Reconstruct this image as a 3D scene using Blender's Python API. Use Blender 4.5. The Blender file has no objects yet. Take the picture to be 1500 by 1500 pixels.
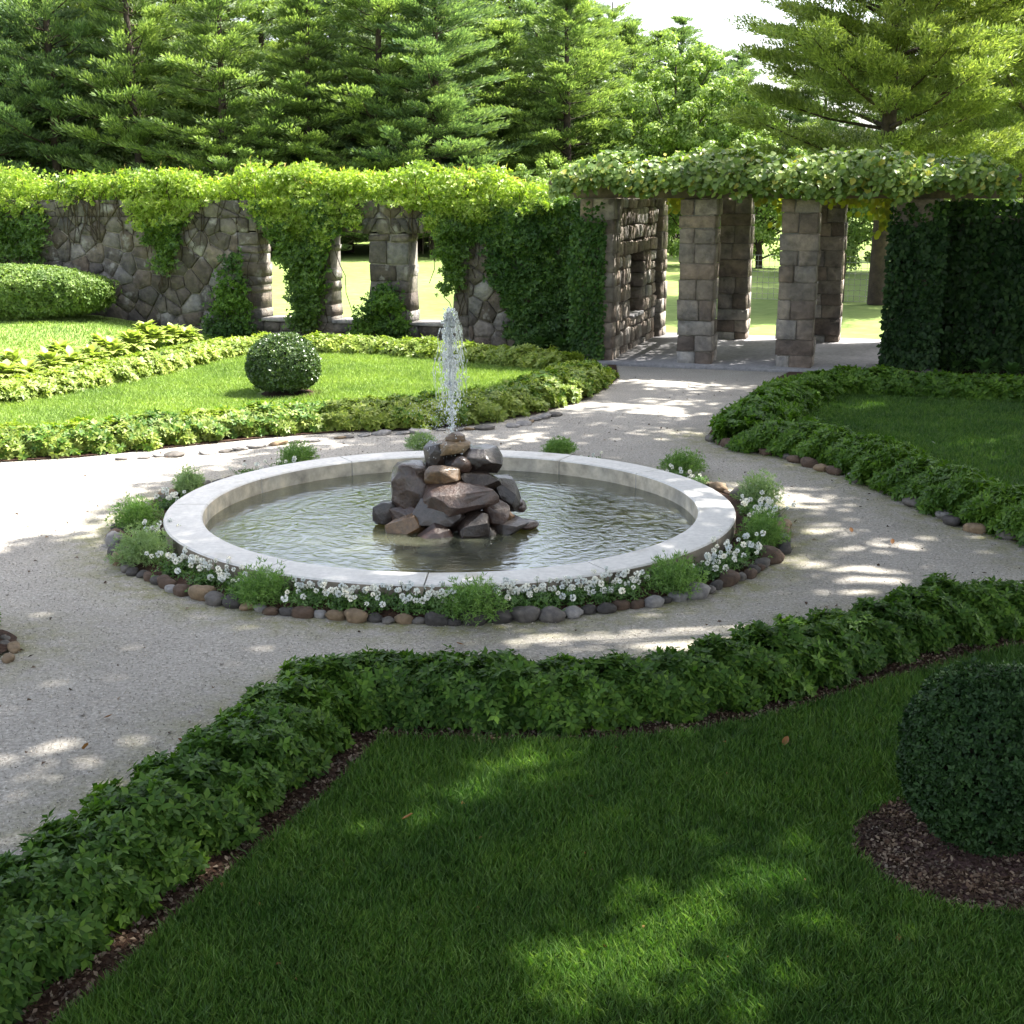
import bpy, bmesh, math, random
import numpy as np
from mathutils import Vector, Matrix, noise as mnoise
R = math.radians
random.seed(7); rng = np.random.default_rng(11)
scene = bpy.context.scene
COL = scene.collection
H = 2.75; PITCH = R(13.8); F = 1900.0
fw = np.array([0, math.cos(PITCH), -math.sin(PITCH)]); upv = np.array([0, math.sin(PITCH), math.cos(PITCH)])
def ray(px, py): return fw + np.array([1., 0, 0])*(px-750)/F - upv*(py-750)/F
def G(px, py, z=0.0):
    d = ray(px, py); t = (z-H)/d[2]; return np.array([d[0]*t, d[1]*t, z])
def at(px, py, Y):
    d = ray(px, py); t = Y/d[1]; return np.array([d[0]*t, Y, H+d[2]*t])
SEL = R(58); S = np.array([0.954*math.cos(SEL), 0.30*math.cos(SEL), math.sin(SEL)]); S /= np.linalg.norm(S)

# ------------------------------------------------------------------ helpers
def unit(a): return a/np.maximum(np.linalg.norm(a, axis=-1, keepdims=True), 1e-9)
def tag(o, label=None, cat=None, group=None, kind=None):
    if label: o['label'] = label
    if cat: o['category'] = cat
    if group: o['group'] = group
    if kind: o['kind'] = kind
    return o
def mk(name, verts, faces, mat, parent=None, smooth=False, attr=None):
    """faces: list of arrays (M,k) or a single list of lists"""
    me = bpy.data.meshes.new(name)
    verts = np.asarray(verts, dtype=np.float32).reshape(-1, 3)
    if isinstance(faces, np.ndarray): faces = [faces]
    if len(faces) and isinstance(faces[0], np.ndarray):
        faces = [f for f in faces if len(f)]
        nv = len(verts); nl = sum(f.size for f in faces); nf = sum(len(f) for f in faces)
        me.vertices.add(nv); me.vertices.foreach_set('co', verts.ravel())
        me.loops.add(nl); me.polygons.add(nf)
        me.loops.foreach_set('vertex_index', np.concatenate([f.ravel() for f in faces]).astype(np.int32))
        tot = np.concatenate([np.full(len(f), f.shape[1]) for f in faces]).astype(np.int32)
        st = np.concatenate([[0], np.cumsum(tot)[:-1]]).astype(np.int32)
        me.polygons.foreach_set('loop_start', st)
        try: me.polygons.foreach_set('loop_total', tot)
        except Exception: pass
        me.update(calc_edges=True)
    else:
        me.from_pydata([tuple(v) for v in verts], [], [tuple(f) for f in faces])
    if smooth: me.polygons.foreach_set('use_smooth', np.ones(len(me.polygons), dtype=bool))
    if attr is not None:
        a = me.attributes.new(attr[0], 'FLOAT', 'POINT'); a.data.foreach_set('value', np.asarray(attr[1], dtype=np.float32))
    mats = mat if isinstance(mat, (list, tuple)) else [mat]
    for m in mats: me.materials.append(m)
    me.validate(); me.update()
    o = bpy.data.objects.new(name, me); COL.objects.link(o)
    if parent is not None: o.parent = parent
    return o
def empty(name, loc=(0, 0, 0), rz=0):
    o = bpy.data.objects.new(name, None); o.location = loc; o.rotation_euler = (0, 0, rz); o.empty_display_size = .2
    COL.objects.link(o); return o
class MB:
    def __init__(s): s.v = []; s.f = {}; s.n = 0
    def add(s, v, f):
        v = np.asarray(v, float).reshape(-1, 3)
        if isinstance(f, np.ndarray): s.f.setdefault(f.shape[1], []).append(f+s.n)
        else:
            for q in f: s.f.setdefault(len(q), []).append(np.array([q])+s.n)
        s.v.append(v); s.n += len(v)
    def build(s, name, mat, parent=None, smooth=False):
        return mk(name, np.concatenate(s.v), [np.concatenate(a) for a in s.f.values()], mat, parent, smooth)
    def box(s, x0, x1, y0, y1, z0, z1, M=None, c=.012, j=0.0):
        # chamfered box
        P = []
        ys = [(y0, c), (y0+c, 0), (y1-c, 0), (y1, c)]
        jj = [[random.uniform(-j, j) for _ in range(2)] for _ in range(4)]
        for y, i in ys:
            for k, (x, z) in enumerate(((x0+i, z0+i), (x1-i, z0+i), (x1-i, z1-i), (x0+i, z1-i))):
                P.append((x+jj[k][0], y+(random.uniform(-j, j)*.5), z+jj[k][1]))
        P = np.array(P)
        if M is not None: P = (M[:3, :3] @ P.T).T + M[:3, 3]
        fs = [[0, 1, 2, 3], [15, 14, 13, 12]]
        for r in range(3):
            for k in range(4):
                a = r*4+k; b = r*4+(k+1) % 4; fs.append([b, a, a+4, b+4])
        s.add(P, fs)
    def tube(s, pts, rad, n=8, cap=True):
        pts = [np.array(p, float) for p in pts]
        V = []
        for i, p in enumerate(pts):
            t = pts[min(i+1, len(pts)-1)]-pts[max(i-1, 0)]; t = t/max(np.linalg.norm(t), 1e-9)
            a = np.array([0, 0, 1.]) if abs(t[2]) < .9 else np.array([1., 0, 0])
            u = np.cross(t, a); u /= np.linalg.norm(u); w = np.cross(t, u)
            r = rad[i] if hasattr(rad, '__len__') else rad
            for k in range(n):
                an = 2*math.pi*k/n; V.append(p+(u*math.cos(an)+w*math.sin(an))*r)
        fs = []
        for i in range(len(pts)-1):
            for k in range(n):
                a = i*n+k; b = i*n+(k+1) % n; fs.append([a, b, b+n, a+n])
        s.add(V, np.array(fs))
        if cap: s.add(V[:n], [list(range(n))[::-1]]); s.add(V[-n:], [list(range(n))])
def frame(o, ux, uy, uz=(0, 0, 1)):
    M = np.eye(4); M[:3, 0] = ux; M[:3, 1] = uy; M[:3, 2] = uz; M[:3, 3] = o; return M
def inpoly(P, poly):
    x, y = P[:, 0], P[:, 1]; ins = np.zeros(len(P), bool); n = len(poly)
    for i in range(n):
        x1, y1 = poly[i][:2]; x2, y2 = poly[(i+1) % n][:2]
        c = ((y1 > y) != (y2 > y)) & (x < (x2-x1)*(y-y1)/((y2-y1) if y2 != y1 else 1e-9)+x1)
        ins ^= c
    return ins
def sample_poly(poly, n, w=None):
    poly = np.asarray(poly)[:, :2]; lo = poly.min(0); hi = poly.max(0); out = []; c = 0
    while c < n:
        P = lo+(hi-lo)*rng.random((n*2+50, 2)); P = P[inpoly(P, poly)]
        if w is not None: P = P[rng.random(len(P)) < w(P)]
        out.append(P); c += len(P)
        if len(out) > 60: break
    return np.concatenate(out)[:n]
def snoise(P, sc=1.0, seed=0, oct=4):
    r = np.random.default_rng(seed); v = np.zeros(len(P))
    for k in range(oct*3):
        d = unit(r.normal(size=P.shape[1])); f = sc*(1.6**(k//3))*r.uniform(.7, 1.3)
        v += np.sin(P@d*f*2*math.pi+r.uniform(0, 6.28))/(1.5**(k//3))
    return v/ (3*1.8)
def rot_any(D):
    a = rng.normal(size=D.shape); return unit(np.cross(D, a))
def leaves(P, D, N, L, W, fold=.15, mid=.45):
    """folded rhombic leaves, one quad each"""
    n = len(P); L = np.broadcast_to(np.asarray(L, float), (n,))[:, None]; W = np.broadcast_to(np.asarray(W, float), (n,))[:, None]
    D = unit(D); Sd = unit(np.cross(D, N)); N2 = np.cross(Sd, D)
    b = P; t = P+D*L; m = P+D*L*mid
    l = m-Sd*W/2+N2*W*fold; r = m+Sd*W/2+N2*W*fold
    V = np.stack([b, r, t, l], 1).reshape(-1, 3); Fc = np.arange(n*4).reshape(n, 4)
    return V, Fc
def bigleaves(P, D, N, L, W, droop=.35, cup=.12):
    """ovate leaf: 3 cross sections + tip, 2 wings: 8 verts"""
    n = len(P); L = np.broadcast_to(np.asarray(L, float), (n,))[:, None]; W = np.broadcast_to(np.asarray(W, float), (n,))[:, None]
    D = unit(D); Sd = unit(np.cross(D, N)); N2 = np.cross(Sd, D)
    def c(t): return P+D*L*t-N2*L*droop*t*t
    V = [c(0)]
    for t, w in ((.22, .8), (.5, 1.0), (.78, .66)):
        V += [c(t)-Sd*W*w/2+N2*W*cup, c(t), c(t)+Sd*W*w/2+N2*W*cup]
    V += [c(1)]
    V = np.stack(V, 1).reshape(-1, 3); o = (np.arange(n)*11)[:, None]
    q = np.concatenate([o+np.array([[2, 5, 4, 1]]), o+np.array([[3, 6, 5, 2]]), o+np.array([[5, 8, 7, 4]]), o+np.array([[6, 9, 8, 5]])])
    t = np.concatenate([o+np.array([[0, 2, 1]]), o+np.array([[0, 3, 2]]), o+np.array([[7, 8, 10]]), o+np.array([[8, 9, 10]])])
    return V, q, t
def whorls(P, A, L, W, k=5, spread=.9, droop=.2, jit=.3):
    n = len(P); A = unit(A); u = rot_any(A); w = np.cross(A, u)
    th = (np.arange(k)*2*math.pi/k)[None, :]+rng.uniform(-jit, jit, (n, k))
    Rd = u[:, None]*np.cos(th)[..., None]+w[:, None]*np.sin(th)[..., None]
    D = Rd*spread+A[:, None]*.35+rng.normal(size=(n, k, 3))*.15; D[..., 2] -= droop
    N = np.broadcast_to(A[:, None], D.shape)
    Pk = np.broadcast_to(P[:, None], D.shape)
    sc = rng.uniform(.7, 1.2, (n, k)).ravel()
    return leaves(Pk.reshape(-1, 3), D.reshape(-1, 3), N.reshape(-1, 3), sc*L, sc*W)

# ------------------------------------------------------------------ materials
def newmat(name):
    m = bpy.data.materials.new(name); m.use_nodes = True; nt = m.node_tree; nt.nodes.clear()
    return m, nt, nt.nodes, nt.links
def ramp(nt, fac, stops):
    r = nt.nodes.new('ShaderNodeValToRGB'); e = r.color_ramp.elements
    while len(e) < len(stops): e.new(.5)
    for k, (p, c) in enumerate(stops): e[k].position = p; e[k].color = (*c, 1)
    nt.links.new(fac, r.inputs[0]); return r.outputs[0]
def tnoise(nt, scale, detail=4, rough=.55, coord='Object', dist=0):
    tc = nt.nodes.new('ShaderNodeTexCoord'); n = nt.nodes.new('ShaderNodeTexNoise')
    n.inputs['Scale'].default_value = scale; n.inputs['Detail'].default_value = detail; n.inputs['Roughness'].default_value = rough
    n.inputs['Distortion'].default_value = dist
    nt.links.new(tc.outputs[coord], n.inputs['Vector']); return n.outputs[0]
def mixc(nt, f, a, b, mode='MIX'):
    m = nt.nodes.new('ShaderNodeMix'); m.data_type = 'RGBA'; m.blend_type = mode
    if isinstance(f, float): m.inputs[0].default_value = f
    else: nt.links.new(f, m.inputs[0])
    for i, v in ((6, a), (7, b)):
        if isinstance(v, tuple): m.inputs[i].default_value = (*v, 1)
        else: nt.links.new(v, m.inputs[i])
    return m.outputs[2]
def foliage(name, c1, c2, c3, trans=.35, rough=.45, spec=.4, patch=1.5, odd=None):
    m, nt, N, Lk = newmat(name)
    g = N.new('ShaderNodeNewGeometry'); c = ramp(nt, g.outputs['Random Per Island'], [(0, c1), (.5, c2), (1, c3)])
    if odd: c = mixc(nt, ramp_s(nt, g.outputs['Random Per Island'], odd[0]), c, odd[1])
    nz = tnoise(nt, patch, 3); sh = ramp(nt, nz, [(.3, (.72, .78, .8)), (.7, (1.25, 1.18, 1.0))])
    c = mixc(nt, 1.0, c, sh, 'MULTIPLY')
    p = N.new('ShaderNodeBsdfPrincipled'); p.inputs['Roughness'].default_value = rough; p.inputs['Specular IOR Level'].default_value = spec
    Lk.new(c, p.inputs['Base Color'])
    t = N.new('ShaderNodeBsdfTranslucent'); c2_ = mixc(nt, 1.0, c, (1.25, 1.35, .55), 'MULTIPLY'); Lk.new(c2_, t.inputs['Color'])
    mx = N.new('ShaderNodeMixShader'); mx.inputs[0].default_value = trans
    Lk.new(p.outputs[0], mx.inputs[1]); Lk.new(t.outputs[0], mx.inputs[2])
    o = N.new('ShaderNodeOutputMaterial'); Lk.new(mx.outputs[0], o.inputs[0]); return m
def ramp_s(nt, fac, th):
    r = nt.nodes.new('ShaderNodeMath'); r.operation = 'GREATER_THAN'; nt.links.new(fac, r.inputs[0]); r.inputs[1].default_value = th; return r.outputs[0]
def stone(name, cols, rough=.85, scale=9, bump=.4, spec=.3, dist=.02, island=True, coat=0.0, stain=None, lo=None):
    m, nt, N, Lk = newmat(name)
    if island:
        g = N.new('ShaderNodeNewGeometry'); c = ramp(nt, g.outputs['Random Per Island'], [(k/(len(cols)-1), x) for k, x in enumerate(cols)])
    else:
        oi = N.new('ShaderNodeObjectInfo'); c = ramp(nt, oi.outputs['Random'], [(k/(len(cols)-1), x) for k, x in enumerate(cols)])
    n1 = tnoise(nt, scale, 6, .65); n2 = tnoise(nt, scale*.25, 3, .6, dist=.6)
    c = mixc(nt, 1.0, c, ramp(nt, n1, [(.3, (lo or .55,)*3), (.7, (1.35, 1.32, 1.28) if not lo else (1.08, 1.08, 1.07))]), 'MULTIPLY')
    c = mixc(nt, 1.0, c, ramp(nt, n2, [(.35, (.7, .72, .75) if not lo else (.93, .93, .93)), (.65, (1.15, 1.1, 1.02) if not lo else (1.03, 1.03, 1.03))]), 'MULTIPLY')
    if stain: c = mixc(nt, ramp(nt, tnoise(nt, stain[1], 4, .6), [(stain[2], (0, 0, 0)), (stain[2]+.12, (1, 1, 1))]), c, stain[0])
    p = N.new('ShaderNodeBsdfPrincipled'); p.inputs['Roughness'].default_value = rough; p.inputs['Specular IOR Level'].default_value = spec
    p.inputs['Coat Weight'].default_value = coat; p.inputs['Coat Roughness'].default_value = .12
    Lk.new(c, p.inputs['Base Color'])
    b = N.new('ShaderNodeBump'); b.inputs['Strength'].default_value = bump; b.inputs['Distance'].default_value = dist
    Lk.new(n1, b.inputs['Height']); Lk.new(b.outputs[0], p.inputs['Normal'])
    o = N.new('ShaderNodeOutputMaterial'); Lk.new(p.outputs[0], o.inputs[0]); return m
def speckle(name, cols, scale, big=(.8, 1.15), bigscale=.6, rough=.95, bump=.5, dist=.01, moss=False, vor=None):
    m, nt, N, Lk = newmat(name)
    n1 = tnoise(nt, scale, 5, .75); c = ramp(nt, n1, [(.28+.44*k/(len(cols)-1), x) for k, x in enumerate(cols)])
    nb = tnoise(nt, bigscale, 4, .6, dist=.4); c = mixc(nt, 1.0, c, ramp(nt, nb, [(.3, (big[0],)*3), (.7, (big[1],)*3)]), 'MULTIPLY')
    if moss:
        a = N.new('ShaderNodeAttribute'); a.attribute_name = 'moss'
        mm = N.new('ShaderNodeMath'); mm.operation = 'MULTIPLY'; Lk.new(a.outputs['Fac'], mm.inputs[0])
        r = ramp(nt, tnoise(nt, 6, 5, .7), [(.38, (0, 0, 0)), (.62, (1, 1, 1))]); Lk.new(r, mm.inputs[1])
        c = mixc(nt, mm.outputs[0], c, (.17, .17, .055))
    p = N.new('ShaderNodeBsdfPrincipled'); p.inputs['Roughness'].default_value = rough; p.inputs['Specular IOR Level'].default_value = .2
    Lk.new(c, p.inputs['Base Color'])
    b = N.new('ShaderNodeBump'); b.inputs['Strength'].default_value = bump; b.inputs['Distance'].default_value = dist
    Lk.new(n1, b.inputs['Height']); Lk.new(b.outputs[0], p.inputs['Normal'])
    o = N.new('ShaderNodeOutputMaterial'); Lk.new(p.outputs[0], o.inputs[0]); return m

M = {}
M['gravel'] = speckle('gravel', [(.10, .09, .08), (.26, .24, .215), (.35, .33, .295), (.60, .57, .52)], 42, big=(.82, 1.12), bigscale=.7, moss=True, dist=.012)
M['soil'] = speckle('soil', [(.018, .010, .007), (.045, .024, .016), (.10, .055, .035)], 38, dist=.02)
M['mulch'] = speckle('mulch', [(.02, .011, .009), (.06, .034, .03), (.16, .10, .09)], 60, dist=.02)
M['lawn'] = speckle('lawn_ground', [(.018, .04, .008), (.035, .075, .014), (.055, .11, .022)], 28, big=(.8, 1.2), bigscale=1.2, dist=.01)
M['lawn_lit'] = speckle('lawn_ground_sunlit', [(.11, .17, .04), (.15, .22, .055), (.20, .27, .08)], 20, big=(.85, 1.2), bigscale=.9, dist=.01)  # brighter copy of the lawn ground, sunlight put into its colour
M['field'] = speckle('field_grass', [(.10, .155, .035), (.155, .215, .055), (.22, .27, .09)], 2.6, big=(.75, 1.2), bigscale=.16, bump=.2, dist=.03)
M['paving'] = speckle('paving', [(.16, .155, .16), (.24, .235, .24), (.32, .31, .31)], 14, dist=.004)
M['coping'] = stone('granite_coping', [(.62, .60, .565), (.70, .68, .65), (.60, .58, .55), (.66, .63, .58)], .7, 22, .12, dist=.006, stain=((.42, .39, .32), 1.6, .62), lo=.82)
M['coping_in'] = stone('granite_inner_face', [(.42, .39, .32), (.50, .47, .40)], .8, 5, .3, dist=.006, stain=((.16, .14, .09), 2.2, .62))
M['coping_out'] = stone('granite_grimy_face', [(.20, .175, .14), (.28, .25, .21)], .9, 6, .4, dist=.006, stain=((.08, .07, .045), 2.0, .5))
M['basin'] = stone('basin_algae', [(.32, .30, .045), (.40, .37, .06)], .8, 3, .2)
M['pillar'] = stone('pillar_stone', [(.13, .105, .085), (.27, .25, .23), (.20, .16, .13), (.33, .325, .32), (.22, .18, .15), (.12, .10, .09)], .9, 6, 1.0, dist=.06, stain=((.10, .085, .07), 2.6, .60))
M['rubble'] = stone('rubble_stone', [(.075, .065, .055), (.15, .14, .13), (.10, .085, .07), (.21, .205, .20), (.12, .10, .085), (.085, .08, .078), (.17, .15, .125)], .9, 7, 1.0, dist=.06, stain=((.27, .26, .24), 3.2, .58))
M['mortar'] = stone('mortar', [(.15, .14, .125), (.19, .18, .16)], .95, 14, .6)
M['wood'] = stone('weathered_wood', [(.085, .07, .052), (.12, .10, .08)], .85, 7, .4)
M['bark'] = stone('bark', [(.05, .038, .03), (.075, .058, .046)], .9, 6, 1.0, dist=.05)
M['twig'] = stone('twig', [(.045, .035, .02), (.06, .045, .03)], .9, 9, .5)
M['wire'] = stone('fence_wire', [(.35, .35, .35), (.4, .4, .4)], .5, 9, .0)
def rockmat(name, c, rough=.36, coat=.32): return stone(name, [tuple(x*.62 for x in c), tuple(x*.95 for x in c)], rough, 26, .9, spec=.6, dist=.015, island=False, coat=coat)
M['rk_dark'] = rockmat('rock_dark', (.032, .020, .015)); M['rk_brown'] = rockmat('rock_brown', (.060, .031, .021)); M['rk_tan'] = rockmat('rock_tan', (.15, .088, .040), .5, .2)
M['rk_mauve'] = rockmat('rock_mauve', (.070, .043, .034)); M['rk_grey'] = rockmat('rock_grey', (.052, .041, .038)); M['rk_buff'] = rockmat('rock_buff', (.24, .17, .10), .6, .1)
edge_cols = {'grey': (.11, .102, .096), 'brown': (.085, .058, .042), 'tan': (.19, .14, .09), 'pale grey': (.21, .205, .205), 'dark grey': (.058, .054, .052), 'reddish': (.13, .075, .056)}
for k, c in edge_cols.items(): M['e_'+k] = stone('edging_'+k.replace(' ', '_'), [c, tuple(min(1, x*1.2) for x in c)], .8, 14, .5, island=False)
# foliage
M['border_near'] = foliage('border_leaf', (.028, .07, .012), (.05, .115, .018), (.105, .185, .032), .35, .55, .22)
M['border_lit'] = foliage('border_leaf_sunlit', (.13, .20, .03), (.20, .27, .045), (.30, .36, .08), .35, .5, .4)  # brighter copy of the border leaf, sunlight put into its colour
M['border_mid'] = foliage('border_leaf_green', (.045, .11, .014), (.07, .15, .018), (.12, .22, .03), .35, .5, .25)
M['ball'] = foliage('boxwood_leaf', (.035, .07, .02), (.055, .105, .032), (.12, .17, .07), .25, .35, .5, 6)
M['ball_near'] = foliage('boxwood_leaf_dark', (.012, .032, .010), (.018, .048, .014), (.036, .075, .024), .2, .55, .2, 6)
M['yew'] = foliage('yew_leaf', (.09, .16, .04), (.14, .22, .055), (.21, .29, .09), .3, .5, .3, 3)
M['hosta'] = foliage('hosta_leaf', (.24, .32, .07), (.33, .40, .12), (.42, .46, .20), .35, .4, .4)
M['hosta_green'] = foliage('hosta_leaf_green', (.05, .12, .03), (.07, .15, .04), (.10, .19, .055), .3, .4, .4)
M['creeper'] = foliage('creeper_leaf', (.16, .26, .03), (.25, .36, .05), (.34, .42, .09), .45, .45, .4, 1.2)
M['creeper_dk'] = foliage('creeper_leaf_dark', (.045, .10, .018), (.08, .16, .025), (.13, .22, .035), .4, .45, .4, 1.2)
M['creeper_tip'] = foliage('creeper_tip', (.42, .26, .10), (.50, .36, .14), (.42, .40, .12), .4, .5, .3)
M['ivy'] = foliage('ivy_leaf', (.022, .06, .012), (.036, .09, .016), (.07, .135, .026), .25, .5, .25, 1.5)
M['ivy_dk'] = foliage('ivy_leaf_shaded', (.009, .026, .008), (.015, .04, .011), (.03, .065, .016), .15, .55, .2, 1.5)
M['grape'] = foliage('grape_leaf', (.085, .15, .035), (.14, .22, .045), (.26, .33, .09), .35, .4, .45, 1.0, odd=(.94, (.34, .33, .06)))
M['grape_yel'] = foliage('grape_leaf_yellow', (.20, .24, .04), (.32, .30, .04), (.18, .26, .05), .5, .45, .4, 1.0)
M['pine'] = foliage('pine_needles', (.08, .13, .05), (.155, .225, .09), (.28, .36, .16), .38, .5, .3, .5)
M['pine_blue'] = foliage('pine_needles_blue', (.075, .13, .07), (.125, .195, .105), (.21, .29, .155), .38, .5, .3, .5)
M['pine_yel'] = foliage('pine_needles_yellow', (.11, .155, .055), (.18, .235, .075), (.31, .36, .13), .34, .5, .3, .5)
M['decid'] = foliage('broad_leaf', (.13, .21, .06), (.19, .28, .08), (.27, .35, .12), .4, .5, .3, .6)
M['shade'] = foliage('maple_leaf', (.03, .07, .02), (.05, .10, .025), (.07, .13, .03), .06, .5, .3, .6)
M['tuft'] = foliage('feathery_leaf', (.10, .20, .05), (.15, .27, .075), (.22, .34, .12), .35, .5, .3, 4)
M['tuft_pale'] = foliage('feathery_leaf_pale', (.18, .28, .13), (.24, .34, .17), (.32, .42, .24), .35, .5, .3, 4)
M['fl_leaf'] = foliage('flower_leaf', (.05, .12, .025), (.08, .17, .035), (.12, .21, .06), .3, .45, .4, 5)
M['petal'] = foliage('white_petal', (.80, .80, .78), (.82, .82, .80), (.85, .85, .84), 0.0, .6, .3, 9)
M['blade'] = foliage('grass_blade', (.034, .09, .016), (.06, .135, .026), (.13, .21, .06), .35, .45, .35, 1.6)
M['blade_lit'] = foliage('grass_blade_sunlit', (.15, .235, .055), (.19, .28, .075), (.26, .34, .11), .35, .5, .3, .8)  # brighter copy of the grass blade for the sunlit lawns, light in the colour
M['leaf_brown'] = foliage('dead_leaf', (.16, .07, .03), (.25, .12, .05), (.30, .16, .07), .2, .6, .2, 9)

# water
m, nt, N, Lk = newmat('pool_water'); M['water'] = m
gl = N.new('ShaderNodeBsdfGlossy'); gl.inputs['Roughness'].default_value = .04; gl.inputs['Color'].default_value = (.95, .98, 1, 1)
tr = N.new('ShaderNodeBsdfTransparent'); tr.inputs['Color'].default_value = (.75, .76, .42, 1)
df = N.new('ShaderNodeBsdfDiffuse'); df.inputs['Color'].default_value = (.22, .235, .16, 1)
mx0 = N.new('ShaderNodeMixShader'); mx0.inputs[0].default_value = .22
fr = N.new('ShaderNodeFresnel'); fr.inputs['IOR'].default_value = 2.15
mx = N.new('ShaderNodeMixShader'); bp = N.new('ShaderNodeBump'); bp.inputs['Strength'].default_value = .24; bp.inputs['Distance'].default_value = .025
tc = N.new('ShaderNodeTexCoord'); mp = N.new('ShaderNodeMapping'); Lk.new(tc.outputs['Object'], mp.inputs[0])
w1 = N.new('ShaderNodeTexNoise'); w1.inputs['Scale'].default_value = 7; w1.inputs['Detail'].default_value = 5; w1.inputs['Distortion'].default_value = 1.6
wv = N.new('ShaderNodeTexWave'); wv.wave_type = 'RINGS'; wv.rings_direction = 'Z'; wv.inputs['Scale'].default_value = 2.6; wv.inputs['Distortion'].default_value = 4; wv.inputs['Detail'].default_value = 3; wv.inputs['Detail Scale'].default_value = 2.5
Lk.new(mp.outputs[0], w1.inputs['Vector']); Lk.new(mp.outputs[0], wv.inputs['Vector'])
ma = N.new('ShaderNodeMath'); ma.operation = 'MULTIPLY_ADD'; ma.inputs[1].default_value = .10
Lk.new(wv.outputs['Fac'], ma.inputs[0]); Lk.new(w1.outputs[0], ma.inputs[2]); Lk.new(ma.outputs[0], bp.inputs['Height'])
for n_ in (gl, fr): Lk.new(bp.outputs[0], n_.inputs['Normal'])
Lk.new(tr.outputs[0], mx0.inputs[1]); Lk.new(df.outputs[0], mx0.inputs[2])
Lk.new(fr.outputs[0], mx.inputs[0]); Lk.new(mx0.outputs[0], mx.inputs[1]); Lk.new(gl.outputs[0], mx.inputs[2])
o = N.new('ShaderNodeOutputMaterial'); Lk.new(mx.outputs[0], o.inputs[0])
# jet water: bright foamy, semi clear
def jetmat(name, clear):
    m, nt, N, Lk = newmat(name)
    g = N.new('ShaderNodeBsdfGlass'); g.inputs['IOR'].default_value = 1.33; g.inputs['Roughness'].default_value = .02
    d = N.new('ShaderNodeBsdfPrincipled'); d.inputs['Base Color'].default_value = (.85, .9, .92, 1); d.inputs['Roughness'].default_value = .15
    tl = N.new('ShaderNodeBsdfTranslucent'); tl.inputs['Color'].default_value = (.9, .94, .96, 1)
    a = N.new('ShaderNodeMixShader'); a.inputs[0].default_value = .5; Lk.new(d.outputs[0], a.inputs[1]); Lk.new(tl.outputs[0], a.inputs[2])
    b = N.new('ShaderNodeMixShader'); b.inputs[0].default_value = clear; Lk.new(a.outputs[0], b.inputs[1]); Lk.new(g.outputs[0], b.inputs[2])
    o = N.new('ShaderNodeOutputMaterial'); Lk.new(b.outputs[0], o.inputs[0]); return m
M['jet'] = jetmat('jet_water', .72); M['drop'] = jetmat('droplet_water', .5)

# ------------------------------------------------------------------ world, sun, camera
wd = bpy.data.worlds.new('World'); scene.world = wd; wd.use_nodes = True
wn = wd.node_tree; bg = wn.nodes['Background']; sk = wn.nodes.new('ShaderNodeTexSky'); sk.sky_type = 'NISHITA'; sk.sun_disc = False
sk.sun_elevation = SEL; sk.sun_rotation = math.atan2(S[0], S[1]); sk.dust_density = 3.5; sk.air_density = 1.0; sk.ozone_density = .6
hs = wn.nodes.new('ShaderNodeHueSaturation'); hs.inputs['Saturation'].default_value = .5
wn.links.new(sk.outputs[0], hs.inputs['Color']); wn.links.new(hs.outputs[0], bg.inputs[0]); bg.inputs[1].default_value = .14
sl = bpy.data.lights.new('sun', 'SUN'); sl.energy = 5.0; sl.angle = R(.53); sl.color = (1, .955, .88)
so = bpy.data.objects.new('sun', sl); COL.objects.link(so); so.rotation_euler = Vector(S).to_track_quat('Z', 'Y').to_euler(); so.location = (20, 10, 30)
cd = bpy.data.cameras.new('camera'); cam = bpy.data.objects.new('camera', cd); COL.objects.link(cam); scene.camera = cam
cam.location = (0, 0, H); cam.rotation_euler = (R(90)-PITCH, 0, 0); cd.lens = 36*F/1500; cd.sensor_width = 36; cd.clip_end = 2000
scene.view_settings.view_transform = 'Standard'; scene.view_settings.look = 'None'; scene.view_settings.exposure = 2.08; scene.view_settings.gamma = 1
scene.render.resolution_x = 1024; scene.render.resolution_y = 1024
scene.cycles.max_bounces = 8; scene.cycles.transparent_max_bounces = 12

# ------------------------------------------------------------------ ground
BC = np.array([-.51, 10.78]); RO = 2.39; RI = 2.08; RIMZ = .18; WZ = .035
def ringpt(a, k=0.0): return np.array([BC[0]+(2.80+k)*math.cos(a), BC[1]+(2.66+k)*math.sin(a)])
rad = [2.25, 3, 5, 9, 15, 25, 40, 80, 160, 320, 700]; ns = 96
V = []; 
for r in rad:
    for k in range(ns): V.append((BC[0]+r*math.cos(2*math.pi*k/ns), BC[1]+r*math.sin(2*math.pi*k/ns), -.02))
Fq = [[i*ns+k, i*ns+(k+1) % ns, (i+1)*ns+(k+1) % ns, (i+1)*ns+k] for i in range(len(rad)-1) for k in range(ns)]
tag(mk('ground', V, np.array(Fq)[:, ::-1], M['field']), kind='structure')

TH = R(17.5); U = np.array([math.cos(TH), -math.sin(TH), 0]); Vb = np.array([math.sin(TH), math.cos(TH), 0])   # wall and pergola directions
W0 = np.array([-1.55, 24.2, 0])
def behind(P): return (P[:, :2]-W0[:2])@Vb[:2]     # metres behind the wall front

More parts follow.
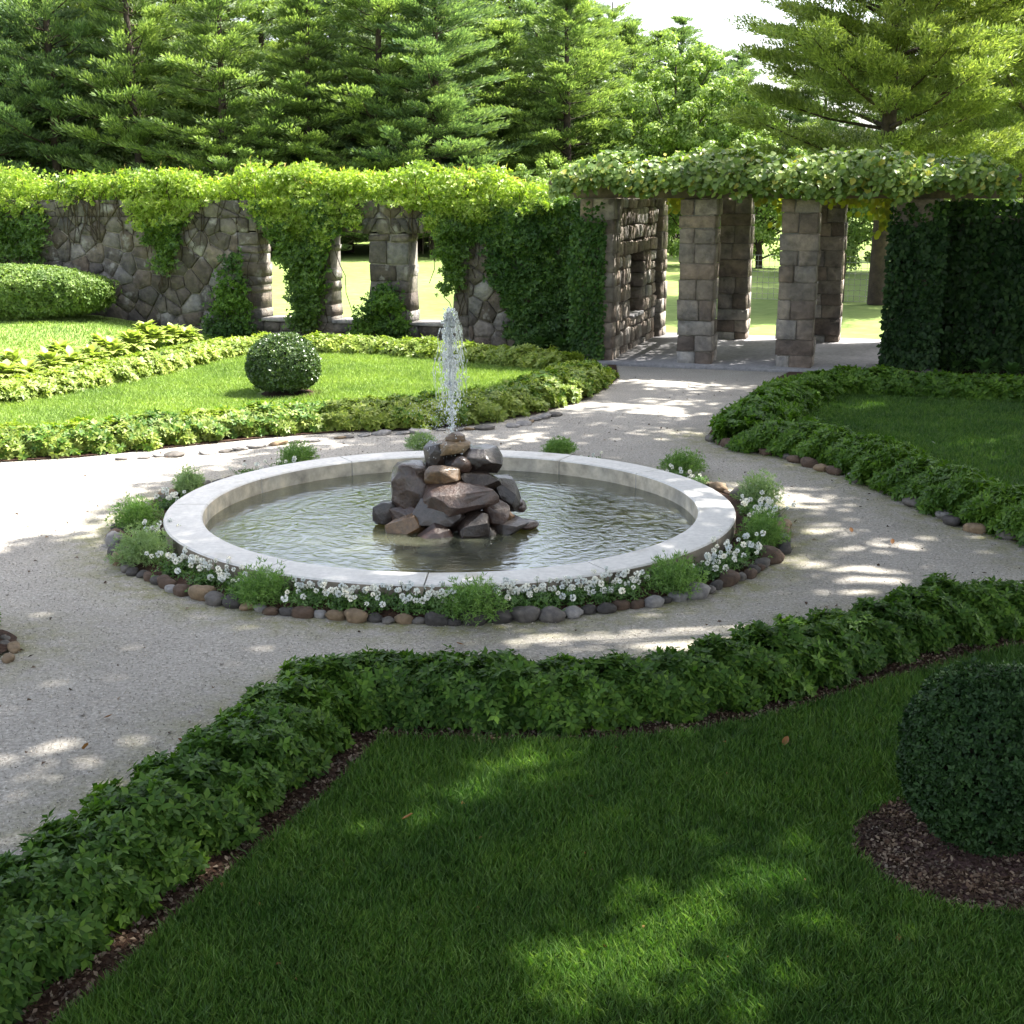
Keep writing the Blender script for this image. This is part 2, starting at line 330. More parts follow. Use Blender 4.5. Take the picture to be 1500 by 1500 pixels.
left_row_top = [(-260, 640), (-100, 626), (0, 622), (100, 617), (200, 608), (300, 599), (380, 592), (480, 586), (560, 584), (640, 580), (730, 567), (790, 552), (828, 537), (848, 524)]
back_row_top = [(-260, 600), (-100, 572), (0, 556), (100, 540), (200, 522), (290, 503), (350, 494), (430, 492), (550, 493), (650, 500), (750, 508), (815, 513), (846, 518)]
near_row_top = [(-200, 1420), (0, 1290), (80, 1228), (250, 1120), (340, 1060), (420, 995), (480, 970), (560, 962), (700, 968), (850, 966), (950, 960), (1080, 935), (1200, 903), (1300, 878), (1400, 858), (1500, 852), (1750, 845)]
rightA = [(1196, 548), (1152, 566), (1118, 588), (1094, 614)]
rightB = [(1098, 612), (1150, 618), (1215, 627), (1290, 645), (1370, 678), (1450, 705), (1560, 735), (1800, 800)]
rightC = [(1165, 546), (1250, 545), (1350, 549), (1500, 556), (1700, 570)]
def gl_(pts, z): return [G(x, y, z)[:2] for x, y in pts]
def poly_mesh(name, pts, z, mat, **kw):
    o = mk(name, [(p[0], p[1], z) for p in pts], [list(range(len(pts)))], mat)
    me = o.data; bm = bmesh.new(); bm.from_mesh(me); bmesh.ops.triangulate(bm, faces=bm.faces[:])
    for f in bm.faces:
        if f.normal.z < 0: f.normal_flip()
    bm.to_mesh(me); bm.free(); return tag(o, **kw)
def offs(line, d):
    L = np.array(line); out = []
    for i in range(len(L)):
        t = L[min(i+1, len(L)-1)]-L[max(i-1, 0)]; t /= np.linalg.norm(t); out.append(L[i]+d*np.array([-t[1], t[0]]))
    return out
cl_left = gl_(left_row_top, .30); cl_back = gl_(back_row_top, .30); cl_near = gl_(near_row_top, .27)
cl_A = gl_(rightA, .3); cl_B = gl_(rightB, .3); cl_C = gl_(rightC, .3)
left_bed = offs(cl_left, -.62)+[G(905, 548)[:2], G(900, 522)[:2]]+offs(cl_back, .55)[::-1]
near_bed = offs(cl_near, .32)+[np.array([9, 7.0]), np.array([9, -3]), np.array([-6, -3])]
right_bed = [G(1165, 541)[:2], G(1110, 570)[:2], G(1060, 605)[:2], G(1036, 640)[:2], G(1075, 658)[:2]]+[G(*p)[:2] for p in ((1150, 672), (1200, 686), (1300, 716), (1380, 756), (1500, 800), (1750, 900))]+[np.array([16, 12.]), np.array([16, 18.5]), G(1500, 545)[:2]]
# gravel sheet with a hole for the basin; a moss attribute follows bed edges
nx, ny = 260, 300; gx = np.linspace(-14, 15, nx); gy = np.linspace(-3, 27.5, ny)
XX, YY = np.meshgrid(gx, gy); Pg = np.stack([XX.ravel(), YY.ravel()], 1)
def dist_line(P, line):
    d = np.full(len(P), 1e9); L = [np.array(p[:2]) for p in line]
    for a, b in zip(L[:-1], L[1:]):
        t = np.clip(((P-a)@(b-a))/max((b-a)@(b-a), 1e-9), 0, 1); d = np.minimum(d, np.linalg.norm(P-a-t[:, None]*(b-a), axis=1))
    return d
e = np.linalg.norm((Pg-BC)/np.array([2.8, 2.66]), axis=1)-1; dr = np.abs(e)*2.7
moss = np.exp(-(dr/.35)**2)*.9
moss = np.maximum(moss, np.exp(-(dist_line(Pg, right_bed[3:11])/.45)**2)*.9)
moss = np.maximum(moss, np.exp(-(dist_line(Pg, offs(cl_near, .35))/.4)**2)*.6)
moss = np.maximum(moss, np.exp(-(np.linalg.norm(Pg-G(-30, 950)[:2], axis=1)/.55)**2)*.9)
idx = np.arange(nx*ny).reshape(ny, nx); q = np.stack([idx[:-1, :-1], idx[:-1, 1:], idx[1:, 1:], idx[1:, :-1]], -1).reshape(-1, 4)
cen = Pg[q].mean(1); keep = (np.linalg.norm(cen-BC, axis=1) > 2.28) & (behind(cen) < .2)
tag(mk('gravel_path', np.c_[Pg, np.zeros(len(Pg))+.001*snoise(Pg, .4, 3)], q[keep], M['gravel'], attr=('moss', moss)), kind='structure')

poly_mesh('mulch', left_bed, .015, M['soil'], kind='structure')
poly_mesh('mulch', near_bed, .015, M['soil'], kind='structure')
poly_mesh('mulch', right_bed, .015, M['soil'], kind='structure')
wall_bed = offs(cl_back, .15)[:]+[W0[:2]+U[:2]*2.6-Vb[:2]*.05, W0[:2]-U[:2]*14-Vb[:2]*.05]
poly_mesh('mulch', wall_bed, .012, M['soil'], kind='structure')
left_lawn = offs(cl_left, .22)[:-1]+offs(cl_back, -.38)[:-1][::-1]
near_lawn = offs(cl_near, -.55)+[np.array([9, 6.0]), np.array([9, -3]), np.array([-5, -3])]
cr = np.array(cl_B); right_lawn = offs(cl_B, .35)[1:]+[np.array([12., 17.5])]+offs(cl_C, -.42)[:-1][::-1]
NB = G(1425, 1262)[:2]                       # centre of the mulch disc under the near shrub
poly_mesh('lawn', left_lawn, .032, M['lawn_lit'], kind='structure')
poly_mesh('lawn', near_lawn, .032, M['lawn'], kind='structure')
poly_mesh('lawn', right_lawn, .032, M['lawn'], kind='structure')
def disc(name, c, r, z, mat, n=40, j=.04, dome=.02):
    V = [(c[0], c[1], z+dome)]
    for k in range(n):
        rr = r*(1+random.uniform(-j, j)); V.append((c[0]+rr*math.cos(2*math.pi*k/n), c[1]+rr*math.sin(2*math.pi*k/n), z))
    return mk(name, V, [[0, 1+k, 1+(k+1) % n] for k in range(n)], mat, smooth=True)
tag(disc('mulch', NB, .52, .04, M['mulch']), kind='structure')
LB = G(417, 580)[:2]
tag(disc('mulch', LB+np.array([.1, 0]), .42, .038, M['soil']), kind='structure')
# soil ring round the basin
V = []; n = 96
for k in range(n):
    a = 2*math.pi*k/n; p = ringpt(a, -.03); V += [(BC[0]+2.38*math.cos(a), BC[1]+2.38*math.sin(a), .05), (BC[0]+2.56*math.cos(a), BC[1]+2.52*math.sin(a), .055), (p[0], p[1], .01)]
tag(mk('soil_ring', V, np.array([[3*k+j, 3*((k+1) % n)+j, 3*((k+1) % n)+j+1, 3*k+j+1] for k in range(n) for j in (0, 1)])[:, ::-1], M['soil'], smooth=True), kind='structure')
# raised grass bank in the far left corner
def bank(P):
    s = lambda t: np.clip(t, 0, 1)**2*(3-2*np.clip(t, 0, 1))
    return .36*s((-P[:, 0]-5.2)/3.6)*s((P[:, 1]-20.6)/4.2)
bx_, by_ = np.meshgrid(np.linspace(-17, -4.6, 80), np.linspace(19.5, 30, 70)); Pb = np.stack([bx_.ravel(), by_.ravel()], 1)
idx = np.arange(80*70).reshape(70, 80); q = np.stack([idx[:-1, :-1], idx[:-1, 1:], idx[1:, 1:], idx[1:, :-1]], -1).reshape(-1, 4)
cen = Pb[q].mean(1); line_ = np.array(offs(cl_back, .65))
def backlim(P): return np.interp(P[:, 0], np.array(line_)[:, 0], np.array(line_)[:, 1])
kp = (behind(cen) < -.02) & (cen[:, 1] > backlim(cen)+.75)
tag(mk('grass_bank', np.c_[Pb, bank(Pb)+.018], q[kp], M['lawn_lit'], smooth=True), kind='structure')

# loose stone chips on the gravel and bark chips on the beds
def chips(name, P, z, size, mat, label, cat):
    n = len(P); B = np.c_[P, np.full(n, z)+rng.random(n)*.004]; D = rng.normal(size=(n, 3)); D[:, 2] *= .35
    V, Fc = leaves(B, D, rng.normal(size=(n, 3))*.4+np.array([0, 0, 1.]), size*rng.uniform(.5, 1.5, n), size*.75, .3); return tag(mk(name, V, Fc, mat), label, cat, kind='stuff')
P = np.c_[rng.uniform(-6, 7, 260000), 4.5+12*rng.random(260000)**1.6]
P = P[(np.linalg.norm((P-BC)/np.array([2.86, 2.72]), axis=1) > 1) & ~inpoly(P, near_bed) & ~inpoly(P, left_bed) & ~inpoly(P, right_bed) & (np.abs(P[:, 0]) < P[:, 1]*.43+.3)]
M['chip'] = stone('gravel_chips', [(.14, .125, .11), (.28, .26, .235), (.36, .34, .305), (.42, .395, .355), (.58, .55, .50), (.21, .185, .155)], .9, 30, 0)
chips('gravel', P, .003, .0095, M['chip'], 'crushed grey stone chips on the garden path', 'gravel')
M['bark_chip'] = foliage('bark_chips', (.03, .018, .013), (.085, .055, .042), (.24, .19, .155), .05, .8, .1, 8)
r_ = .5*np.sqrt(rng.random(5200)); a_ = rng.uniform(0, 6.28, 5200)
chips('bark_mulch', NB+np.c_[r_*np.cos(a_), r_*np.sin(a_)], .05, .022, M['bark_chip'], 'brown bark flakes round the near clipped shrub', 'mulch')
Pm = sample_poly(offs(cl_near, -.18)+offs(cl_near, -.60)[::-1], 12000); chips('bark_mulch', Pm, .02, .022, M['bark_chip'], 'reddish bark flakes along the foreground border edge', 'mulch')

# grass blades
def grass(name, P, z, h, w, mat):
    n = len(P); a = rng.uniform(0, 2*math.pi, n); hh = h*rng.uniform(.5, 1.25, n)*(1+.25*snoise(P, .8, 5)); lean = rng.normal(0, .38, (n, 2))*hh[:, None]
    B = np.c_[P, np.broadcast_to(z, (n,))]; d = np.c_[np.cos(a), np.sin(a), np.zeros(n)]*w/2*rng.uniform(.7, 1.4, (n, 1))
    mid = B+np.c_[lean*.35, hh*.6]
    V = np.stack([B-d, B+d, mid+d*.8, B+np.c_[lean, hh], mid-d*.8], 1).reshape(-1, 3); o = (np.arange(n)*5)[:, None]
    return tag(mk(name, V, o+np.array([[0, 1, 2, 3, 4]]), mat), kind='stuff')
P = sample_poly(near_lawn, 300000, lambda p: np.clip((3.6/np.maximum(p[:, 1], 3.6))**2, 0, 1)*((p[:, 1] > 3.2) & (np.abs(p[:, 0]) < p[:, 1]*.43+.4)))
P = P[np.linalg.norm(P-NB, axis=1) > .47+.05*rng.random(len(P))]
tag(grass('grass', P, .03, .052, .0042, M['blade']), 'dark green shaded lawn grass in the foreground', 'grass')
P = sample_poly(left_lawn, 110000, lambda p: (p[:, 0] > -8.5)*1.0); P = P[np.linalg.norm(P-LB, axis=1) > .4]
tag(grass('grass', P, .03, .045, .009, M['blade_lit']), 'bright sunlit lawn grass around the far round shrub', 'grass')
P = sample_poly(right_lawn, 70000, lambda p: (p[:, 0] < 7.5)*1.0)
tag(grass('grass', P, .03, .045, .008, M['blade']), 'shaded lawn grass inside the right hand bed', 'grass')
P = np.c_[rng.uniform(-12, -5, 60000), rng.uniform(20, 28, 60000)]; P = P[(behind(P) < -.3) & (P[:, 1] > backlim(P)+.8)]
tag(grass('grass', P, bank(P)+.015, .05, .011, M['blade_lit']), 'sunlit grass on the bank below the clipped hedge', 'grass')

# ------------------------------------------------------------------ border rows
def smoothline(pts, step=.04):
    P = [np.array(p) for p in pts]; out = []
    P = [2*P[0]-P[1]]+P+[2*P[-1]-P[-2]]
    for i in range(1, len(P)-2):
        m = max(2, int(np.linalg.norm(P[i+1]-P[i])/step))
        for k in range(m):
            t = k/m; a, b, c, d = P[i-1:i+3]
            out.append(.5*((2*b)+(-a+c)*t+(2*a-5*b+4*c-d)*t*t+(-a+3*b-3*c+d)*t**3))
    out.append(P[-2]); return np.array(out)
def hedge_row(name, line, hw, h, nwh, L, W, mat, label, cat='hedge', seed=1, mat2=None, group=None, shift=0):
    C = smoothline(line); T = np.gradient(C, axis=0); T = unit(T); Nn = np.c_[-T[:, 1], T[:, 0]]
    C = C+Nn*shift
    seg = np.r_[0, np.cumsum(np.linalg.norm(np.diff(C, axis=0), axis=1))]
    root = empty(name, (C[len(C)//2][0], C[len(C)//2][1], 0)); tag(root, label, cat, group); ox = np.array([C[len(C)//2][0], C[len(C)//2][1], 0])
    hum = rng.uniform(.72, 1.22, 400); gapw = .33 if 'foreground' in label else .42
    def surf(s, phi, r):
        i = np.interp(s, seg, np.arange(len(C))); cx = np.interp(i, np.arange(len(C)), C[:, 0]); cy = np.interp(i, np.arange(len(C)), C[:, 1])
        ni = np.clip(i.astype(int), 0, len(C)-1); n2 = Nn[ni]
        sd_ = s/gapw+.35*np.sin(phi*2+seed)+np.where(phi > 0, .5, 0); ii = np.floor(sd_).astype(int) % 400; fr2 = np.abs(sd_-np.floor(sd_)-.5)*2
        lump = (.96+.12*(hum[ii]-1)*3)*(1-.30*fr2**3)+.16*snoise(np.c_[s, phi*.5], 1.6, seed)
        end = np.clip(np.minimum(s, seg[-1]-s)/(hw*.8), 0, 1)**.5*.8+.2
        lat = np.sin(phi)*hw*r*lump; z = np.maximum(np.cos(phi), -.05)**.75 if False else np.cos(phi)
        zz = h*r*lump*np.sign(z)*np.abs(z)**.7*end
        out = np.c_[n2*np.sin(phi)[:, None], (np.cos(phi)*.9+.15)]
        return np.c_[cx+n2[:, 0]*lat, cy+n2[:, 1]*lat, np.maximum(zz, .0)+.03], unit(out)
    s = rng.uniform(0, seg[-1], nwh); phi = rng.uniform(-1.62, 1.62, nwh); r = 1.02-.42*rng.random(nwh)**1.7+.10*(rng.random(nwh) < .06)
    P, N = surf(s, phi, r); A = N*.75+rng.normal(size=N.shape)*.32; A[:, 2] += .35
    V, Fc = whorls(P-ox, A, L, W, 5, .95, .28)
    mk('foliage', V, Fc, mat, root)
    if mat2:
        k = (rng.random(len(P)) < .22)*(snoise(P, .7, 17) > -.1)*(r > .8) > 0
        V, Fc = whorls(P[k]-ox+A[k]*.02, A[k], L, W, 5, .95, .2); mk('foliage', V, Fc, mat2, root)
    # added solid dark core in place of stems, closing gaps between the leaves
    ss = np.linspace(.3, seg[-1]-.3, max(12, int(seg[-1]/.12))); ph = np.linspace(-1.57, 1.57, 9)
    Sg, Pq = np.meshgrid(ss, ph, indexing='ij'); Vm, _ = surf(Sg.ravel(), Pq.ravel(), np.full(Sg.size, .55))
    idx = np.arange(Sg.size).reshape(len(ss), 9); q = np.stack([idx[:-1, :-1], idx[:-1, 1:], idx[1:, 1:], idx[1:, :-1]], -1).reshape(-1, 4)
    mk('stems', Vm-ox, q, M['twig'], root)
    return root
g_rows = None
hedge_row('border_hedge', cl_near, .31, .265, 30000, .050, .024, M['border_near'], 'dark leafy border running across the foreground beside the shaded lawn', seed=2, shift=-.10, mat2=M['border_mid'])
hedge_row('border_hedge', cl_left, .50, .28, 22000, .066, .030, M['border_lit'], 'sunlit yellow-green leafy border between the gravel and the lawn of the round shrub', seed=3, shift=-.12, mat2=M['border_mid'])
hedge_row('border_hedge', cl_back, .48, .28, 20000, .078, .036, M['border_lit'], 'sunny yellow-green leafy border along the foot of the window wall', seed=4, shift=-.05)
hedge_row('border_hedge', cl_A+[cl_B[0]], .42, .32, 4500, .085, .035, M['border_mid'], 'short leafy border beside the path leading to the pergola', seed=5)
hedge_row('border_hedge', cl_B, .42, .30, 17000, .066, .027, M['border_mid'], 'drooping green border above the edging stones of the right path', seed=6, shift=-.1)
hedge_row('border_hedge', cl_C, .42, .30, 7000, .085, .04, M['border_mid'], 'dark green border below the ivy covered wall', seed=8)

# ------------------------------------------------------------------ clipped shrubs
def shrub(name, c, rx, rz, n, L, mat, label, cat, z0=.02, ry=None, sq=2.3):
    root = empty(name, (c[0], c[1], z0)); tag(root, label, cat); ry = ry or rx
    D = unit(rng.normal(size=(n, 3))); D[:, 2] = np.where(D[:, 2] < -.85, -D[:, 2], D[:, 2])
    p = (np.abs(D)**sq).sum(1)**(1/sq); Q = D/p[:, None]
    lump = 1+.07*snoise(Q, .7, int(n)%97)+.05*snoise(Q*np.array([rx, ry, rz/2])/.35, .9, 4)
    r = lump*(1.0-.22*rng.random(n)**2.5)+.05*(rng.random(n) < .03)
    P = Q*r[:, None]*np.array([rx, ry, rz/2])+np.array([0, 0, rz/2+.02])
    A = unit(Q)*.7+rng.normal(size=Q.shape)*.45; A[:, 2] += .15
    V, Fc = whorls(P, A, L, L*.55, 4, .8, .0); mk('foliage', V, Fc, mat, root)
    me = bpy.data.meshes.new('branches'); bm = bmesh.new(); bmesh.ops.create_icosphere(bm, subdivisions=3, radius=1)
    for v in bm.verts:
        d = np.array(v.co); d = d/((np.abs(d)**sq).sum()**(1/sq)); v.co = (d[0]*rx*.8, d[1]*ry*.8, d[2]*rz*.4+rz/2+.02)
    bm.to_mesh(me); bm.free(); me.materials.append(M['twig']); o = bpy.data.objects.new('branches', me); COL.objects.link(o); o.parent = root
    return root
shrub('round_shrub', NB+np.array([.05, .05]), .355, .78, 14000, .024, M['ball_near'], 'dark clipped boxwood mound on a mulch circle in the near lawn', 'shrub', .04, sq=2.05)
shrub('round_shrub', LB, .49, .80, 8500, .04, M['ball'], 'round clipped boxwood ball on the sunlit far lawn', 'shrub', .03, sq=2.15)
hc = at(20, 470, 25.6); hb = float(bank(np.array([[hc[0], 25.6]]))[0])
shrub('clipped_hedge', (hc[0]-.6, 25.4), 2.55, 1.0, 30000, .06, M['yew'], 'long rounded clipped hedge on the grass bank in front of the stone wall', 'hedge', hb, ry=.85, sq=2.8)

# ------------------------------------------------------------------ stones
def ico(sub, seed, sx, sy, sz, amp=.22, sq=2.0, cut=0):
    bm = bmesh.new(); bmesh.ops.create_icosphere(bm, subdivisions=sub, radius=1); o = Vector((seed*3.1, seed*1.7, seed*.9))
    for v in bm.verts:
        d = v.co.normalized(); nn = (abs(d.x)**sq+abs(d.y)**sq+abs(d.z)**sq)**(1/sq); d = d/nn
        k = 1+amp*mnoise.noise(d*1.1+o)+amp*.35*mnoise.noise(d*2.7+o)
        v.co = Vector((d.x*sx*k, d.y*sy*k, max(d.z*sz*k, -sz*.85)))
    V = np.array([v.co[:] for v in bm.verts]); Fc = np.array([[v.index for v in f.verts] for f in bm.faces]); bm.free(); return V, Fc
protos = [ico(3, k+1, 1, random.uniform(.7, .95), random.uniform(.55, .8), .28, random.choice([2.0, 2.4, 3.0])) for k in range(9)]
shapes = ['rounded', 'squat', 'egg-shaped', 'blocky', 'lumpy', 'oblong', 'low', 'smooth', 'humped']
def edging(pos, w, k, cname, label, group, rz, hs=1.0):
    V, Fc = protos[k % 9]; o = mk('edging_stone', V*np.array([w/2, w/2*.95, w/2*hs]), Fc, M['e_'+cname], smooth=True)
    o.location = (pos[0], pos[1], w*.17*hs); o.rotation_euler = (random.uniform(-.15, .15), random.uniform(-.15, .15), rz)
    return tag(o, label, 'edging stone', group)
ordn = ['first', 'second', 'third', 'fourth', 'fifth', 'sixth', 'seventh', 'eighth', 'ninth', 'tenth', 'eleventh', 'twelfth', 'thirteenth', 'fourteenth', 'fifteenth', 'sixteenth', 'seventeenth', 'eighteenth', 'nineteenth', 'twentieth']
tufts = [  # px x, px y of base, width px, height px, name of the place, pale
    (200, 768, 78, 42, 'upper left tuft of the fountain ring', 0), (210, 822, 92, 58, 'leftmost large pale tuft', 1),
    (385, 878, 96, 52, 'tuft at the front left of the fountain', 0), (690, 893, 106, 54, 'tuft at the very front of the fountain', 0),
    (985, 862, 100, 54, 'tuft at the front right of the fountain', 0), (1118, 795, 74, 52, 'lower tuft at the fountain right end', 0),
    (1112, 735, 68, 46, 'upper tuft at the fountain right end', 1), (1000, 690, 68, 32, 'tuft behind the fountain right shoulder', 0),
    (820, 662, 48, 20, 'low tuft behind the fountain, right of the jet', 0), (618, 656, 46, 22, 'thin pale tuft behind the fountain rocks', 1),
    (437, 679, 64, 32, 'tuft behind the fountain left shoulder', 0), (278, 722, 52, 38, 'small tuft in full sun left of the basin', 1)]
tang = []
def feather(pos, w, h, mat, label, n=900):
    root = empty('feathery_plant', (pos[0], pos[1], .04)); tag(root, label, 'plant', 'feathery green tufts round the fountain')
    az = rng.uniform(0, 6.28, n); el = np.arccos(rng.uniform(.05, 1, n)); r = rng.uniform(.2, 1, n)**.6*rng.uniform(.72, 1.18, n)
    D = np.c_[np.sin(el)*np.cos(az), np.sin(el)*np.sin(az), np.cos(el)]
    P = D*r[:, None]*np.array([w/2, w/2, h])*(1+.15*snoise(D, 1.2, int(w*1000)))[:, None]
    L = .035; Q = np.repeat(P, 6, 0); Dn = unit(np.repeat(D, 6, 0)*.8+rng.normal(size=(n*6, 3))*.7)
    V, Fc = leaves(Q, Dn, rng.normal(size=Dn.shape), L*rng.uniform(.6, 1.4, len(Q)), .006, 0)
    mk('foliage', V, Fc, mat, root)
    mb = MB()
    for k in range(0, n, 14): mb.tube([(P[k, 0]*.15, P[k, 1]*.15, 0), P[k]*[.6, .6, .65], P[k]], [.004, .003, .001], 3, False)
    mb.build('stems', M['fl_leaf'], root)
for (x, y, w, h, nm, pale) in tufts:
    g = G(x, y, .04); m_ = w/F*g[1]*1.02; hh = h/F*g[1]*.98
    a = math.atan2((g[1]-BC[1])/2.66, (g[0]-BC[0])/2.8); rr = np.hypot((g[0]-BC[0]), (g[1]-BC[1]))
    r_in = 2.38+m_*.42; 
    if rr < r_in: d = (g[:2]-BC)/rr; g[:2] = BC+d*min(r_in, 2.62)
    tang.append((a, nm)); feather(g, m_, hh, M['tuft_pale'] if pale else M['tuft'], ('pale ' if pale and 'pale' not in nm else '')+'feathery '+nm)
# ring of edging stones
ring_short = {0: 'the upper left tuft', 1: 'the leftmost large pale tuft', 2: 'the front left tuft', 3: 'the front centre tuft', 4: 'the front right tuft', 5: 'the lower right tuft', 6: 'the upper right tuft', 7: 'the right shoulder tuft', 8: 'the low tuft right of the jet', 9: 'the thin tuft behind the rocks', 10: 'the left shoulder tuft', 11: 'the small sunlit tuft'}
a = 0; st = []
while a < 2*math.pi-.05:
    w = random.choice([.09, .11, .13, .14, .16, .20])*random.uniform(.9, 1.1); st.append((a+w/2/2.72, w)); a += w*.97/2.72
cnt = {}
names = list(edge_cols); k_ = 0
order = sorted(range(len(st)), key=lambda i: 0)
tags_ = []
for (a, w) in st:
    best = min(range(12), key=lambda i: abs(math.atan2(math.sin(a-tang[i][0]), math.cos(a-tang[i][0])))); dd = math.atan2(math.sin(a-tang[best][0]), math.cos(a-tang[best][0]))
    tags_.append((best, dd))
ranks = {}
for i in sorted(range(len(st)), key=lambda i: abs(tags_[i][1])):
    b, dd = tags_[i]; key = (b, dd > 0); ranks[i] = ranks.get(('c', key), 0); ranks[('c', key)] = ranks[i]+1
for i, (a, w) in enumerate(st):
    b, dd = tags_[i]; p = ringpt(a, random.uniform(-.03, .03)); cn = random.choice(['grey', 'grey', 'brown', 'tan', 'pale grey', 'dark grey', 'brown', 'dark grey'])
    side = 'clockwise' if dd < 0 else 'anticlockwise'
    sh = shapes[i % 9]
    edging(p, w*1.02, i, cn, f'{cn} {sh} ring stone, {ordn[ranks[i]]} {side} from {ring_short[b]}', 'stones edging the flower ring', a+1.57, 1.0)
def line_stones(line, n, wr, group, where, flat=1.0, start=0, pal=None):
    C = smoothline(line, .03); seg = np.r_[0, np.cumsum(np.linalg.norm(np.diff(C, axis=0), axis=1))]; s = .05; i = 0
    while s < seg[-1] and i < n:
        w = random.uniform(*wr); s += w/2; j = np.searchsorted(seg, s); j = min(j, len(C)-1); cn = random.choice(pal or ['grey', 'grey', 'brown', 'tan', 'pale grey', 'dark grey', 'reddish'])
        o_ = ordn[i] if i < 20 else 'twenty-'+ordn[i-20]
        t = C[min(j+1, len(C)-1)]-C[j-1]
        edging(C[j]+np.array([random.uniform(-.04, .04), random.uniform(-.04, .04)]), w, i+start, cn, f'{cn} {shapes[(i+start)%9]} stone, {o_} {where}', group, math.atan2(t[1], t[0]), flat)
        s += w/2+random.choice([0, .01, .03, .12]); i += 1
line_stones([G(x, y)[:2] for x, y in ((1036, 642), (1075, 656), (1120, 664), (1165, 676), (1230, 696), (1310, 722), (1350, 745), (1385, 762), (1410, 775), (1450, 785), (1500, 792), (1560, 815))], 28, (.13, .26), 'stones edging the right bed', 'from the path corner along the right bed', .8)
line_stones([G(x, y)[:2] for x, y in ((160, 674), (260, 668), (330, 662), (400, 652), (480, 644), (560, 637), (640, 632), (740, 626), (800, 612), (860, 592), (900, 565))], 27, (.12, .24), 'flat stones edging the far left bed', 'from the left under the yellow-green border', .4, 3, ['pale grey', 'tan', 'grey', 'pale grey'])
line_stones([G(x, y)[:2] for x, y in ((-70, 925), (-20, 922), (8, 938), (22, 955), (10, 975), (-40, 985))], 9, (.06, .11), 'stones at the left edge of the gravel', 'clockwise round the bed corner at the left frame edge', .8, 5, ['grey', 'pale grey', 'tan'])
cb = G(-60, 950)[:2]; tag(disc('mulch', cb, .34, .02, M['soil']), kind='structure')
shrub('border_plant', cb+np.array([-.08, .06]), .27, .26, 900, .05, M['border_mid'], 'low leafy plant at the left frame edge beside the gravel', 'plant')

# ------------------------------------------------------------------ white flowers in the ring
fl = [(232, 795), (262, 838), (300, 856), (338, 872), (440, 890), (492, 896), (545, 898), (598, 900), (640, 903), (765, 898), (805, 896), (850, 890), (895, 883), (925, 876), (1045, 845), (1072, 828), (1098, 812), (1140, 765), (1150, 752), (1055, 705), (1030, 697), (905, 672), (250, 745), (345, 698), (395, 684), (700, 662)]
for i, (x, y) in enumerate(fl):
    g = G(x, y, .045); rr = np.hypot(*(g[:2]-BC)); 
    a_ = math.atan2((g[1]-BC[1])/2.66, (g[0]-BC[0])/2.8); rr2 = min(max(rr, 2.46), np.linalg.norm(ringpt(a_)-BC)-.17); g[:2] = BC+(g[:2]-BC)/rr*rr2
    root = empty('white_flower_plant', (g[0], g[1], .04), random.uniform(0, 6)); a_ = math.atan2((g[1]-BC[1])/2.66, (g[0]-BC[0])/2.8)
    b = min(range(12), key=lambda i: abs(math.atan2(math.sin(a_-tang[i][0]), math.cos(a_-tang[i][0])))); dd = math.atan2(math.sin(a_-tang[b][0]), math.cos(a_-tang[b][0]))
    key = ('f', b, dd > 0); r_ = ranks.get(key, 0); ranks[key] = r_+1
    dens = 'sparse' if y < 720 else ['bushy', 'leggy', 'compact'][i % 3]
    tag(root, f'{dens} white ball flowers, {ordn[r_]} plant {"clockwise" if dd<0 else "anticlockwise"} from {ring_short[b]}', 'flower', 'white flowered plants in the fountain ring')
    n = 420; P = np.c_[rng.normal(0, .06, (n, 2)), rng.uniform(0, .085, n)]
    A = unit(np.c_[P[:, :2]*4, np.full(n, .6)]+rng.normal(size=(n, 3))*.3); V, Fc = whorls(P, A, .028, .013, 3, .9, .1); mk('foliage', V, Fc, M['fl_leaf'], root)
    nf = 5 if y < 720 else random.randint(15, 22); mb = MB(); 
    for k in range(nf):
        fx, fy = rng.normal(0, .085, 2); fz = random.uniform(.075, .165); 
        stem = MB(); mb.tube([(fx*.4, fy*.4, 0), (fx*.8, fy*.8, fz*.6), (fx, fy, fz)], .0022, 3, False)
        V, Fc = ico(1, k+i*3, .016, .016, .015, .3); r2 = .75+random.random()*.5
        # petals as a spiky ball
        m2 = 46; D = unit(rng.normal(size=(m2, 3))); V2, F2 = leaves(D*.007*r2, D, rng.normal(size=D.shape), .0155*r2, .0105*r2, .2, .7)
        o = mk('flower_head', V2+np.array([fx, fy, fz]), F2, M['petal'], root)
    mb.build('stems', M['fl_leaf'], root)

